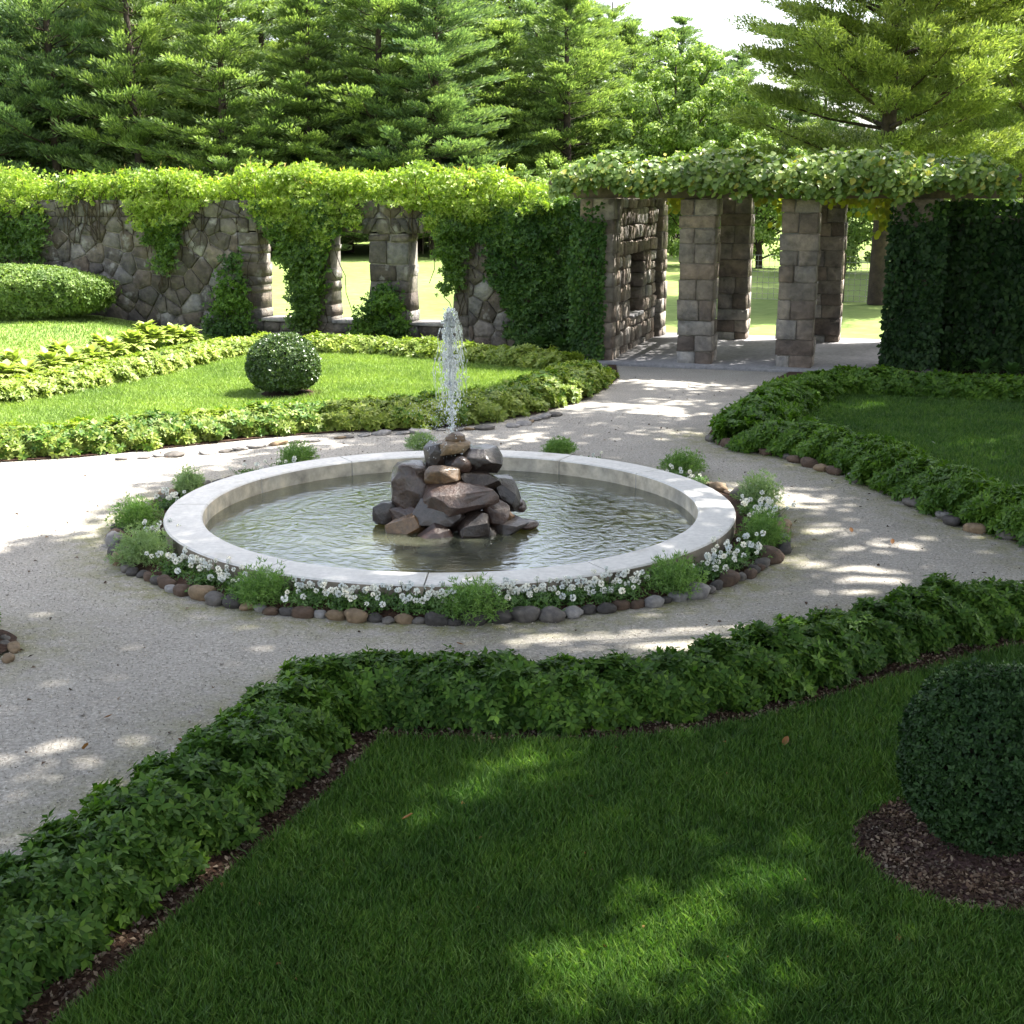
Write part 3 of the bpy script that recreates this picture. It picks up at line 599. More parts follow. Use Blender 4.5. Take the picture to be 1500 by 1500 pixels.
# ------------------------------------------------------------------ fountain basin
root = empty('fountain_basin', (BC[0], BC[1], 0)); tag(root, 'round pale granite fountain basin filled with water', 'fountain')
cuts = [0]; 
angs = [R(x) for x in (4, 36, 62, 93, 121, 151, 181, 208, 238, 268, 300, 331)]
for k in range(len(angs)):
    a0 = angs[k]+.0022; a1 = angs[(k+1) % len(angs)]-.0022
    if a1 < a0: a1 += 2*math.pi
    n = 14; prof = [(RI, -.06), (RI, RIMZ-.012), (RI+.012, RIMZ), (RO-.012, RIMZ), (RO, RIMZ-.012), (RO, -.06)]
    dz = random.uniform(-.003, .003); V = []
    for i in range(n+1):
        a = a0+(a1-a0)*i/n
        for r, z in prof: V.append((r*math.cos(a), r*math.sin(a), z+dz))
    m = len(prof); fs = [[i*m+j, i*m+(j+1) % m, (i+1)*m+(j+1) % m, (i+1)*m+j] for i in range(n) for j in range(m)]
    fs += [list(range(m))[::-1], [n*m+j for j in range(m)]]
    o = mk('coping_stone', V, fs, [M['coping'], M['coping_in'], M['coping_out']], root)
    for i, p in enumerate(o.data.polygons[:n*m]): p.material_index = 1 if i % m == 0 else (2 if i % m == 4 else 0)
V = []; n = 72
for r, z in ((RI+.02, -.055), (RI+.02, -.16), (0.01, -.16)):
    for k in range(n): V.append((r*math.cos(2*math.pi*k/n), r*math.sin(2*math.pi*k/n), z))
mk('basin_floor', V, np.array([[i*n+k, (i+1)*n+k, (i+1)*n+(k+1) % n, i*n+(k+1) % n] for i in range(2) for k in range(n)]), M['basin'], root)
V = [(0, 0, 0)]+[((RI+.004)*math.cos(2*math.pi*k/n), (RI+.004)*math.sin(2*math.pi*k/n), 0) for k in range(n)]
o = mk('water', V, [[0, 1+k, 1+(k+1) % n] for k in range(n)], M['water']); o.location = (BC[0]-.0, BC[1], WZ); tag(o, kind='structure')

# ------------------------------------------------------------------ rock pile
def hullrock(w, d, h, seed, n=24, flat=.0):
    r = random.Random(seed); bm = bmesh.new()
    for k in range(n):
        v = Vector((r.gauss(0, 1), r.gauss(0, 1), r.gauss(0, 1))).normalized(); v = Vector([max(-.78, min(.78, c)) for c in v])/.78
        bm.verts.new((v.x*w/2, v.y*d/2, v.z*h/2*(1-flat*abs(v.x)*.3)))
    res = bmesh.ops.convex_hull(bm, input=bm.verts[:])
    bmesh.ops.delete(bm, geom=[g for g in res['geom_interior'] if isinstance(g, bmesh.types.BMVert)], context='VERTS')
    bmesh.ops.dissolve_limit(bm, angle_limit=R(14), verts=bm.verts[:], edges=bm.edges[:])
    bmesh.ops.bevel(bm, geom=bm.edges[:], offset=min(w, h)*.13, segments=3, profile=.6, affect='EDGES', clamp_overlap=True)
    bmesh.ops.triangulate(bm, faces=bm.faces[:]); bmesh.ops.subdivide_edges(bm, edges=bm.edges[:], cuts=1, use_grid_fill=True)
    o = Vector((seed*1.3, seed*.7, 0))
    for v in bm.verts: v.co *= 1+.07*mnoise.noise(v.co*22+o)+.09*mnoise.noise(v.co*8+o)
    V = np.array([v.co[:] for v in bm.verts]); Fs = [[v.index for v in f.verts] for f in bm.faces]; bm.free(); return V, Fs
rocks = [ # px,py,w,h,dYfront(m from centre towards camera), depth m, mat, tiltx, tilty, seed, label
 (668, 643, 28, 19, .02, .14, 'rk_tan', 0, .1, 1, 'small rounded brown stone topping the fountain rock pile', 'r'),
 (658, 654, 56, 17, .04, .28, 'rk_buff', .1, -.05, 2, 'flat tan slab just under the topmost stone', 'h'),
 (637, 673, 33, 48, .06, .22, 'rk_dark', 0, .05, 3, 'upright dark block at the upper left of the rock pile', 'h'),
 (708, 672, 58, 32, .06, .34, 'rk_dark', .05, .02, 4, 'wet dark slab jutting right near the top of the pile', 'h'),
 (676, 681, 30, 25, .20, .16, 'rk_brown', 0, 0, 5, 'round brown cobble in the middle of the upper pile', 'r'),
 (648, 696, 50, 30, .28, .2, 'rk_tan', .3, -.1, 6, 'ochre wedge-shaped stone below the upright dark block', 'h'),
 (700, 706, 62, 26, .24, .3, 'rk_dark', .1, .02, 7, 'long dark rough stone right of the ochre wedge', 'h'),
 (604, 712, 56, 66, .14, .36, 'rk_mauve', .1, .05, 8, 'large grey-brown boulder on the left of the pile', 'h'),
 (676, 730, 104, 42, .36, .36, 'rk_mauve', .22, .0, 9, 'broad flat-topped mauve slab across the middle of the pile', 'h'),
 (739, 722, 36, 54, .12, .3, 'rk_dark', 0, -.35, 10, 'dark tilted stone on the right flank of the pile', 'h'),
 (568, 750, 42, 32, .12, .24, 'rk_dark', 0, -.1, 11, 'dark stone at the far left foot of the pile', 'h'),
 (594, 757, 44, 34, .24, .24, 'rk_brown', .1, -.35, 12, 'brown tilted stone between left boulder and tan plate', 'h'),
 (641, 754, 64, 34, .42, .26, 'rk_grey', .2, .35, 13, 'grey slanting slab under the broad mauve slab', 'h'),
 (594, 776, 56, 36, .40, .2, 'rk_tan', .35, -.35, 14, 'tan plate leaning at the lower left of the pile', 'h'),
 (632, 786, 60, 32, .52, .26, 'rk_brown', .5, -.15, 15, 'reddish brown flat stone at the front foot of the pile', 'h'),
 (694, 774, 44, 46, .50, .26, 'rk_dark', .1, .0, 16, 'dark pointed block at the front centre of the pile', 'h'),
 (725, 752, 38, 38, .36, .24, 'rk_brown', 0, .4, 17, 'small slanted brown stone right of the mauve slab', 'h'),
 (742, 756, 24, 18, .34, .14, 'rk_tan', 0, .1, 18, 'little orange-brown stone on the lower right', 'h'),
 (746, 769, 60, 20, .36, .3, 'rk_grey', .05, -.12, 19, 'thin dark slate plate at the lower right of the pile', 'h'),
 (761, 741, 20, 18, .10, .16, 'rk_brown', 0, 0, 20, 'small brown stone peeping out at the right edge', 'r'),
 (690, 799, 44, 16, .60, .2, 'rk_tan', 0, 0, 21, 'low tan stone half under water before the pile', 'h'),
 (770, 768, 34, 14, .28, .2, 'rk_brown', 0, 0, 22, 'low rounded stone in the water right of the pile', 'r'),
 (662, 768, 40, 34, .40, .22, 'rk_dark', .1, .1, 23, 'dark stone wedged between grey slab and pointed block', 'h'),
 (716, 782, 40, 26, .42, .22, 'rk_dark', 0, .1, 24, 'dark wet stone under the slate plate', 'h'),
 (660, 690, 70, 60, -.06, .4, 'rk_dark', 0, .0, 25, 'dark inner stone seen through gaps of the upper pile', 'h'),
 (665, 738, 140, 70, .02, .5, 'rk_dark', 0, .0, 26, 'large dark core stone deep in the middle of the pile', 'h'),
 (664, 772, 150, 60, .12, .6, 'rk_dark', 0, .0, 27, 'dark base stone under the pile at water level', 'h')]
for (x, y, w, h, dy, dep, mt, tx, ty, sd, lab, kd) in rocks:
    Y = BC[1]-dy; p = at(x, y, Y); s = Y*1.03/F; ww, hh = w*s*1.06, h*s*1.1
    if kd == 'r': V, Fc = ico(3, sd, ww/2, dep/2, hh/2, .2); o = mk('rock', V, Fc, M[mt], smooth=True)
    else: V, Fc = hullrock(ww, dep, hh, sd*7+5); o = mk('rock', V, Fc, M[mt], smooth=True)
    o.location = p; o.rotation_euler = (tx, ty, random.uniform(-.15, .15)); tag(o, lab, 'rock', 'rocks piled in the fountain')

# ------------------------------------------------------------------ water jet
jb = at(663, 640, BC[1]-.0); jt = at(658, 452, BC[1]); JH = jt[2]-jb[2]
root = empty('water_jet', tuple(jb)); tag(root, 'white water jet spurting up from the top of the rock pile', 'water jet')
mb = MB(); pts = []; rs = []
for k in range(60):
    t = k/59; pts.append((.008*math.sin(t*21)*t+(-.02*t), .006*math.cos(t*17)*t, t*JH*.97)); rs.append(.008+.030*max(0, t-.35)+.008*abs(math.sin(t*31+math.sin(t*11)*2))*t+(.012 if .8 < t < .97 else 0)*math.sin((t-.8)/.17*3.14))
mb.tube(pts, rs, 10); mb.build('jet_core', M['jet'], root, smooth=True)
mb = MB()
# lacy falling strands: beads along ballistic paths
for k in range(44):
    a = random.uniform(0, 6.28); top = JH*random.choice([.55, .7, .8, .9, .97, 1.0])*random.uniform(.9, 1.0); R0 = random.uniform(.05, .14); fall = random.uniform(.25, .75)*top
    P_ = []; m_ = 14
    for j in range(m_):
        t = j/(m_-1); P_.append(((.02+R0*math.sqrt(t)+.012*math.sin(t*13+k))*math.cos(a+t*.3), (.02+R0*math.sqrt(t))*math.sin(a+t*.3), top-fall*t**1.6+.03*math.sin(min(t*5, 1.57)*2)))
    for j in range(m_-1):
        if random.random() < .62: mb.tube([P_[j], P_[j+1]], [random.uniform(.0012, .006), random.uniform(.0008, .003)], 5, False)
tag(mb.build('falling_strands', M['jet'], root, smooth=True), kind='stuff')
mb = MB(); V0, F0 = ico(1, 2, 1, 1, 1, .0)
for k in range(1900):
    t = random.random()**.75; z = t*JH*1.0; prof = .02+.075*math.sin(min(1, t*1.25)*3.0)**.8*(1 if t > .2 else .5); a = random.uniform(0, 6.28); r = abs(random.gauss(0, 1))*prof*.7
    if t > .9: r = min(r, .05)
    s_ = random.uniform(.002, .0065)*(1.6 if t > .75 and random.random() < .3 else 1)
    mb.add(V0*np.array([s_, s_, s_*random.uniform(1, 2.6)])+np.array([r*math.cos(a)-.02*t, r*math.sin(a), z]), F0)
for k in range(420):   # splash falling to the left and around the rocks
    x = random.gauss(-.12, .14); y = random.gauss(-.05, .12); z = random.uniform(-.45, .45)*.9
    s_ = random.uniform(.0015, .0035); mb.add(V0*np.array([s_, s_, s_*1.8])+np.array([x*.8, y, z*.6+.1]), F0)
o = mb.build('droplets', M['drop'], root, smooth=True); tag(o, kind='stuff')
mb = MB()  # lumpy sheet blobs near the crown of the jet
for (bz, br, bh) in ((.93, .045, .07), (.86, .055, .08), (.76, .06, .09), (.62, .055, .12), (.50, .06, .10), (.40, .05, .07)):
    for q_ in range(9):
        a = random.uniform(0, 6.28); V, Fc = ico(2, q_+bz*10, random.uniform(.014, .03), random.uniform(.008, .016), bh*random.uniform(.2, .5), .9)
        mb.add(V+np.array([math.cos(a)*br*random.uniform(.3, 1)-.02*bz, math.sin(a)*br, bz*JH+random.uniform(-bh, bh)*.5]), Fc)
mb.build('water_blobs', M['jet'], root, smooth=True)

# ------------------------------------------------------------------ window wall
WALLZ = 2.62; TK = .5
def wall_s(px, py=420):
    d = ray(px, py)[:2]; A_ = np.array([[d[0], -U[0]], [d[1], -U[1]]]); t, s = np.linalg.solve(A_, W0[:2]); return s
def wall_p(px, py, out=0.0):
    d = ray(px, py); n = Vb; o0 = np.array([0, 0, H]); t = ((W0-Vb*out-o0)@n)/(d@n); return o0+d*t
sL = wall_s(-90); sR = wall_s(842)
win = [(wall_s(382), wall_s(430)), (wall_s(486), wall_s(541)), (wall_s(600), wall_s(664))]
SILL = .36; LINT = 2.02
def lay(mb, s0, s1, z0, z1, Mx, depth=TK, hr=(.2, .42), wr=(.26, .66), j=.022, prot=.035):
    z = z0
    while z < z1-.02:
        h = random.uniform(*hr); 
        if z+h > z1-.12: h = z1-z
        s = s0
        while s < s1-.02:
            w = random.uniform(*wr)
            if s+w > s1-.18: w = s1-s
            p = random.uniform(0, prot)
            hh = h
            if random.random() < .25 and h > .3:
                k = random.uniform(.4, .6); mb.box(s+.008, s+w-.008, -p, depth+p*.5, z+.008, z+h*k-.008, Mx, .02, j); mb.box(s+.008, s+w-.008, -random.uniform(0, prot), depth+p*.5, z+h*k+.008, z+h-.008, Mx, .02, j)
            else: mb.box(s+.008, s+w-.008, -p, depth+p*.5, z+.008, z+hh-.008, Mx, .025, j)
            s += w
        z += h
def vor(mb, s0, s1, z0, z1, Mx, depth=TK, cell=.42):
    sx = []; nxx = int((s1-s0)/cell)+2; nzz = int((z1-z0)/(cell*.6))+2
    for i in range(-1, nxx):
        for k in range(-1, nzz): sx.append((s0+(i+.5+random.uniform(-.42, .42)+(k % 2)*.5)*cell, z0+(k+.5+random.uniform(-.38, .38))*cell*.6))
    for (x, z) in sx:
        poly = [(s0, z0), (s1, z0), (s1, z1), (s0, z1)]
        for (a, b) in sx:
            dx, dz = a-x, b-z; L2 = dx*dx+dz*dz
            if L2 < 1e-9 or L2 > (cell*3.2)**2: continue
            L_ = math.sqrt(L2); nx_, nz_ = dx/L_, dz/L_; c = (x*nx_+z*nz_)+L_/2-.009; out = []
            for q in range(len(poly)):
                p, r = poly[q], poly[(q+1) % len(poly)]; dp = p[0]*nx_+p[1]*nz_-c; dr_ = r[0]*nx_+r[1]*nz_-c
                if dp <= 0: out.append(p)
                if dp*dr_ < 0: t = dp/(dp-dr_); out.append((p[0]+(r[0]-p[0])*t, p[1]+(r[1]-p[1])*t))
            poly = out
            if len(poly) < 3: break
        if len(poly) < 3: continue
        cx = sum(p[0] for p in poly)/len(poly); cz = sum(p[1] for p in poly)/len(poly); pr = random.uniform(0, .03); m = len(poly); P = []
        tl = [random.uniform(-.02, .02) for _ in poly]
        for y, k in ((-pr-.004, .90), (-pr+.012, .98), (-pr+.05, 1.0), (depth-.03, 1.0), (depth+pr*.5, .85)):
            for q, p in enumerate(poly): P.append((cx+(p[0]-cx)*k, y+(tl[q]*(k < .9)), cz+(p[1]-cz)*k))
        fs = [list(range(m)), list(range(4*m, 5*m))[::-1]]
        for r in range(4):
            for q in range(m): a_ = r*m+q; b_ = r*m+(q+1) % m; fs.append([b_, a_, a_+m, b_+m])
        P = np.array(P); mb.add((Mx[:3, :3]@P.T).T+Mx[:3, 3], fs)
root = empty('stone_wall', tuple(W0)); tag(root, 'rubble stone garden wall with three window openings under creeper', 'wall')
Mx = frame((0, 0, 0), U, Vb)
mb = MB(); edges = [sL]+[x for w in win for x in w]+[sR]
vor(mb, sL, edges[1]-.45, -.05, LINT+.28, Mx); vor(mb, edges[6]+.3, sR, -.05, LINT, Mx)
lay(mb, edges[1]-.44, edges[6]+.29, -.05, SILL, Mx); lay(mb, edges[1]-.44, edges[1], SILL, LINT, Mx)
for k in (2, 4): lay(mb, edges[k], edges[k+1], SILL, LINT, Mx)
lay(mb, edges[6], edges[6]+.29, SILL, LINT, Mx)
vor(mb, sL, sR, LINT+.285, WALLZ, Mx)
lay(mb, edges[1]-.44, win[0][0]-.2, LINT, LINT+.28, Mx)
# fan stones above the openings
for (a, b) in win:
    c = (a+b)/2; n = 7
    for k in range(n):
        f0 = k/n; f1 = (k+1)/n; x0 = a-.02+(b-a+.04)*f0; x1 = a-.02+(b-a+.04)*f1; e0 = c+(x0-c)*1.5; e1 = c+(x1-c)*1.5
        P = []
        for y in (-.03, TK+.02):
            P += [(x0+.006, y, LINT+.03*math.sin(f0*3.14)), (x1-.006, y, LINT+.03*math.sin(f1*3.14)), (e1-.006, y, LINT+.285), (e0+.006, y, LINT+.285)]
        P = (Mx[:3, :3]@np.array(P).T).T; mb.add(P, [[0, 1, 2, 3], [7, 6, 5, 4], [1, 0, 4, 5], [2, 1, 5, 6], [3, 2, 6, 7], [0, 3, 7, 4]])
for k in range(2, len(edges), 2): 
    if edges[k+1]-edges[k] > .5: lay(mb, edges[k]+.16, edges[k+1]-(.16 if k < 6 else 0), LINT, LINT+.28, Mx, wr=(.2, .4))
mb.build('rubble_stones', M['rubble'], root)
mb = MB(); 
def slab(s0, s1, z0, z1, y0=.02, y1=TK-.02): mb.box(s0, s1, y0, y1, z0, z1, Mx, .002)
slab(sL+.02, sR-.02, -.06, SILL-.02)
for k in range(0, len(edges), 2): slab(edges[k]+.02, edges[k+1]-.02, SILL-.018, LINT+.01)
slab(sL+.02, sR-.02, LINT+.04, WALLZ-.02)
mb.build('mortar_core', M['mortar'], root)
for (a, b) in win:
    mb = MB(); mb.box(a+.004, b-.004, -.06, TK+.06, SILL-.0, SILL+.06, Mx, .01); mb.build('window_sill', M['pillar'], root)

# drape leaves over polygon regions of the wall plane
def drape(name, polys, mat, n, L, thick, label, cat='climbing plant', up=.35, tips=None, hang=.5, dark=None, big=False, group=None, origin=None, out0=.05, stems=True, plane=None):
    P0 = (plane or wall_p)(*np.mean(np.array(polys[0]), axis=0)); root = empty(name, tuple(P0)); tag(root, label, cat, group)
    area = [abs(sum(p[i][0]*p[(i+1) % len(p)][1]-p[(i+1) % len(p)][0]*p[i][1] for i in range(len(p))))/2 for p in polys]
    allP = []
    for poly, ar in zip(polys, area):
        px = sample_poly(poly, int(n*ar/sum(area))); px = px+rng.normal(size=px.shape)*np.array([5.5, 4.5])+np.c_[snoise(px, .022, 41)*9, snoise(px, .012, 42)*17+snoise(px, .035, 45)*12]; gp = snoise(px, .018, 43)+.6*snoise(px, .05, 44); px = px[(gp > -.55) | (rng.random(len(px)) < .25)]
        pl = (plane or wall_p); B = np.array([pl(x, y, out0) for x, y in px]) if len(px) < 4000 else None
        if B is None:
            d = fw[None]+np.array([[1., 0, 0]])*((px[:, :1]-750)/F)-upv[None]*((px[:, 1:]-750)/F); o0 = np.array([0, 0, H]); base = pl(750, 400, out0)
            t = ((base-o0)@Vb)/(d@Vb); B = o0+d*t[:, None]
        allP.append(B)
    B = np.concatenate(allP); lum = .6+.7*snoise(B, .9, 3)+.6*snoise(B, 2.6, 6)
    dep = rng.random(len(B))**.7; off = thick*np.clip(lum, .1, 2.0)*dep
    top = B[:, 2] > WALLZ-.1
    P = B-Vb*off[:, None]; P[top] += Vb*(rng.random(top.sum())*(TK+thick)*1.0)[:, None]*(B[top, 2] > WALLZ)[:, None]
    P += rng.normal(size=P.shape)*.02
    A = -Vb[None]*(1-up)+np.array([[0, 0, 1.]])*up+rng.normal(size=P.shape)*.4
    nn = len(P); dsel = None
    if dark is not None: dsel = snoise(B, .9, 12)*.5+(dep < .5)*.2+rng.random(nn)*.35-.15+(WALLZ-.15-B[:, 2])*dark > .28  # lower and inner leaves take the darker copy, shade put into leaf colour
    def put(nm, sel, m):
        if sel.sum() == 0: return
        p = P[sel]-P0; Aa = unit(A[sel])
        if big:
            D = unit(rng.normal(size=p.shape)+np.array([[0, 0, -hang]])-Aa*0); D = unit(D-Aa*(D*Aa).sum(1, keepdims=True)*.7)
            V, q, t = bigleaves(p, D, Aa, L*rng.uniform(.6, 1.2, len(p)), L*.95*rng.uniform(.6, 1.2, len(p)), .25, .12); mk(nm, V, [q, t], m, root)
        else:
            V, Fc = whorls(p, Aa, L, L*.48, 5 if L < .2 else 3, .9, hang*.5); mk(nm, V, Fc, m, root)
    if dsel is None: put('foliage', np.ones(nn, bool), mat)
    else: put('foliage', ~dsel, mat[0]); put('foliage', dsel, mat[1])
    if tips is not None:
        tp = P[(B[:, 2] > np.quantile(B[:, 2], .72)) & (rng.random(nn) < tips)]-P0+np.array([0, 0, .05])
        if len(tp): V, Fc = leaves(tp, unit(rng.normal(size=tp.shape)*.9+np.array([[0, 0, .8]])), rng.normal(size=tp.shape), .11, .022); tag(mk('shoots', V, Fc, M['creeper_tip'], root), kind='stuff')
    if stems:
        mb = MB(); k = rng.choice(len(B), min(26, len(B)), False)
        for i in k:
            p = B[i]-P0; q = [p]
            for j in range(5): q.append(q[-1]+U*random.uniform(-.12, .12)+np.array([0, 0, random.uniform(-.32, -.05)]))
            q = [x for x in q if x[2]+P0[2] > .02]
            if len(q) > 1: mb.tube(q, .007, 4, False)
        if mb.n: mb.build('stems', M['twig'], root)
    return root
cr2 = (M['creeper'], M['creeper_dk'])
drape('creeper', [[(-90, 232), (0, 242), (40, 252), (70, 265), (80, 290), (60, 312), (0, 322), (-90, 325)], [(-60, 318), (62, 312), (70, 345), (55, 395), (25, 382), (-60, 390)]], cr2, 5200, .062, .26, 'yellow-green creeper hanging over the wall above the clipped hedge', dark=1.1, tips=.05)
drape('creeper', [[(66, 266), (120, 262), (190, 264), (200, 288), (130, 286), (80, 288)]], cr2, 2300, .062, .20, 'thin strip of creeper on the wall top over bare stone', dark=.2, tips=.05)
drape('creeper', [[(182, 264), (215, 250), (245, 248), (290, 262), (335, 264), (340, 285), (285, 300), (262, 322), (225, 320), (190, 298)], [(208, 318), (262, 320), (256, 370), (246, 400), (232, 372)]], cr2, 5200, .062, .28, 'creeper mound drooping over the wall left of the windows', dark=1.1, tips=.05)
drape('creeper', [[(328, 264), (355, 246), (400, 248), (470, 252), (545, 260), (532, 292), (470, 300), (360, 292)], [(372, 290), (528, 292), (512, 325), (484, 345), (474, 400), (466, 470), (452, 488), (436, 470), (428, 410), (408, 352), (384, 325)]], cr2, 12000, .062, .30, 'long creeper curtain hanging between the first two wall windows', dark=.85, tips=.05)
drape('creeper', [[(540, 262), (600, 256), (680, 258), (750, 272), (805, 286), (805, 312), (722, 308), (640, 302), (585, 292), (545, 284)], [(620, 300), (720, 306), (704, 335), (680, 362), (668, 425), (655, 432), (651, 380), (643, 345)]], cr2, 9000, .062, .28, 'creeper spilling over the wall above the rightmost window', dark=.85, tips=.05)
drape('ivy', [[(690, 315), (800, 292), (884, 288), (886, 500), (862, 522), (775, 515), (750, 485), (738, 420), (712, 370)]], (M['creeper_dk'], M['ivy']), 7000, .08, .22, 'dark ivy sheet covering the wall end beside the pergola', 'ivy', dark=.55, up=.2, hang=.9)
drape('climbing_rose', [[(330, 385), (352, 380), (362, 440), (378, 492), (300, 497), (315, 460), (330, 430)]], (M['border_mid'], M['ivy']), 1500, .06, .35, 'dark climbing shrub at the wall foot left of the windows', 'shrub', dark=.1, out0=.15)
drape('climbing_rose', [[(562, 412), (590, 440), (604, 497), (516, 497), (535, 450)]], (M['border_mid'], M['ivy']), 1500, .06, .35, 'dark shrub climbing the pier between second and third windows', 'shrub', dark=.1, out0=.15)

# ------------------------------------------------------------------ pergola
p1 = G(1015, 537); p2 = G(1167, 541); PW = .57; SP = float((p2-p1)@U); base = p1+Vb*PW/2
b1 = G(1085, 501); DP = float((b1-p1)@Vb)
PO = base; cols = [-SP, 0, SP-.05, SP*2-.02]; PZ = 2.67
root = empty('pergola', tuple(PO)); tag(root, 'pergola of rough stone pillars with timber beams under a grapevine', 'pergola'); Mp = frame((0, 0, 0), U, Vb)
def pillar(s, d, w=PW, z1=PZ):
    mb = MB(); z = -.03; k = random.randint(0, 1)
    while z < z1-.02:
        h = random.uniform(.2, .34)
        if z+h > z1-.14: h = z1-z
        f = random.uniform(.35, .65); x0, x1, y0, y1 = s-w/2, s+w/2, d-w/2, d+w/2; g = .006; j = lambda: random.uniform(-.014, .014)
        if k % 3 != 2:
            m1 = x0+w*f; f2 = y0+w*random.uniform(.35, .65)
            mb.box(x0+j(), m1-g, y0+j(), f2-g, z+g, z+h-g, Mp, .018, .01); mb.box(m1+g, x1+j(), y0+j(), f2-g, z+g, z+h-g, Mp, .018, .01)
            mb.box(x0+j(), x1+j(), f2+g, y1+j(), z+g, z+h-g, Mp, .018, .01)
        else:
            f2 = y0+w*f; mb.box(x0+j(), x1+j(), y0+j(), f2-g, z+g, z+h-g, Mp, .018, .01); mb.box(x0+j(), x0+w*.5, f2+g, y1+j(), z+g, z+h-g, Mp, .018, .01); mb.box(x0+w*.5+g*2, x1+j(), f2+g, y1+j(), z+g, z+h-g, Mp, .018, .01)
        z += h; k += 1
    o = mb.build('pillar', M['pillar'], root)
    mb = MB(); mb.box(s-w/2+.03, s+w/2-.03, d-w/2+.03, d+w/2-.03, 0, z1-.01, Mp, .002); mb.build('mortar_core', M['mortar'], o)
for s in cols:
    pillar(s, 0)
    pillar(s+(.05 if s < SP*.5 else .17), DP)
# side wall between the left pillars, with a niche
mb = MB(); s0 = -SP-.2; 
Ms = frame(tuple(U*(s0+.42)), Vb, -U)     # local x runs back, local y into the wall
n0, n1 = DP*.36, DP*.60
lay(mb, PW/2, DP-PW/2, -.03, .62, Ms, .34, (.18, .32), (.25, .5)); lay(mb, PW/2, n0, .62, 1.72, Ms, .34, (.18, .32), (.2, .4)); lay(mb, n1, DP-PW/2, .62, 1.72, Ms, .34, (.18, .32), (.25, .5)); lay(mb, PW/2, DP-PW/2, 1.72, PZ, Ms, .34, (.18, .32), (.25, .5))
sw = mb.build('side_wall', M['pillar'], root)
mb = MB(); mb.box(n0, n1, .25, .33, .62, 1.72, Ms, .002); mb.build('niche_back', M['mortar'], sw)
mb = MB(); mb.box(n0+.005, n1-.005, -.06, .24, .60, .66, Ms, .01); mb.build('niche_shelf', M['paving'], sw)
x0, x1 = -SP-.72, SP*2+1.45
for d in (-.12, .12, DP-.12, DP+.12):
    mb = MB(); mb.box(x0+.25, x1-.25, d-.05, d+.05, PZ+.005, PZ+.2, Mp, .01); mb.build('beam', M['wood'], root)
nr = 17
for k in range(nr):
    s = x0+.35+(x1-x0-.7)*k/(nr-1); mb = MB(); mb.box(s-.04, s+.04, -.62, DP+.62, PZ+.205, PZ+.345, Mp, .008); mb.build('rafter', M['wood'], root)
mb = MB(); mb.box(x0, x1, -.66, -.622, PZ+.20, PZ+.36, Mp, .006); mb.build('fascia_board', M['wood'], root)
for k in range(6):
    d = -.4+(DP+.8)*k/5; mb = MB(); mb.box(x0+.05, x1-.05, d-.025, d+.025, PZ+.35, PZ+.39, Mp, .005); mb.build('lath', M['wood'], root)
# paved floor
mb = MB(); Mf = frame(tuple(PO), U, Vb); mb.box(-SP-.5, SP*2+.6, -.55, DP+.55, -.02, .05, Mf, .008); tag(mb.build('paving', M['paving']), kind='structure')
# grapevine
def pt(s, d, z): return PO+U*s+Vb*d+np.array([0, 0, z])
gv = empty('grapevine', tuple(pt(0, 0, PZ+.3))); tag(gv, 'broad-leaved grapevine sprawling over the pergola roof', 'vine'); g0 = pt(0, 0, PZ+.3)
n = 30000; s = rng.uniform(x0+.1, x1-.1, n); d = np.where(rng.random(n) < .5, rng.uniform(-.95, .1, n), rng.uniform(-.8, DP+.7, n))
q2 = np.c_[s, d]; hgt = .05+.30*np.clip(.6+snoise(q2, .45, 8)*1.1+.4*snoise(q2, 1.3, 9), 0, 1.5)
edge = np.clip(np.minimum(s-x0, x1-s)/.7, .15, 1); z = .06+rng.random(n)**.8*hgt*edge
fr_ = d < -.62; drop = np.clip(.18+.30*snoise(np.c_[s, s*0], .55, 21)+.15*snoise(np.c_[s, s*0], 1.7, 22), .0, .5); z[fr_] = z[fr_]-(rng.random(fr_.sum())*(drop[fr_]+.12))
P = U*s[:, None]+Vb*d[:, None]; P[:, 2] += z
A = unit(np.c_[np.zeros(n), np.zeros(n), np.full(n, 1.)]+rng.normal(size=(n, 3))*.45-Vb*(.35+.9*fr_[:, None])); D = unit(rng.normal(size=(n, 3))-Vb*.5+np.array([0, 0, -.35])); D = unit(D-A*(D*A).sum(1, keepdims=True)*.8)
V, qd, tr_ = bigleaves(P, D, A, .10*rng.uniform(.5, 1.3, n), .095*rng.uniform(.5, 1.3, n), .22, .1); mk('foliage', V, [qd, tr_], M['grape'], gv)
# strands hanging inside, between the back pillars
PL = []
for (sc_, dc, wd_, ln, nn_) in ((SP*.5+.3, DP*.9, .28, .75, 130), (SP*1.5+.2, DP*.9, .45, .62, 200), (SP*1.72, DP*.6, .22, .9, 110), (SP*.6, 0, .2, .35, 50), (-.45, .3, .2, .5, 40), (SP*1.35, DP*.8, .5, .4, 160)):
    PL.append(np.c_[rng.normal(sc_, wd_*.5, nn_), rng.normal(dc, .12, nn_), -rng.random(nn_)**1.3*ln+.0])
PL = np.concatenate(PL); P = U*PL[:, :1]+Vb*PL[:, 1:2]; P[:, 2] += PL[:, 2]; n = len(P)
A = unit(rng.normal(size=(n, 3))*.5-Vb+np.array([0, 0, .3])); D = unit(rng.normal(size=(n, 3))*.5+np.array([0, 0, -1.])); V, qd, tr_ = bigleaves(P, D, A, .12, .11, .2, .1); mk('hanging_leaves', V, [qd, tr_], M['grape_yel'], gv)
mb = MB()
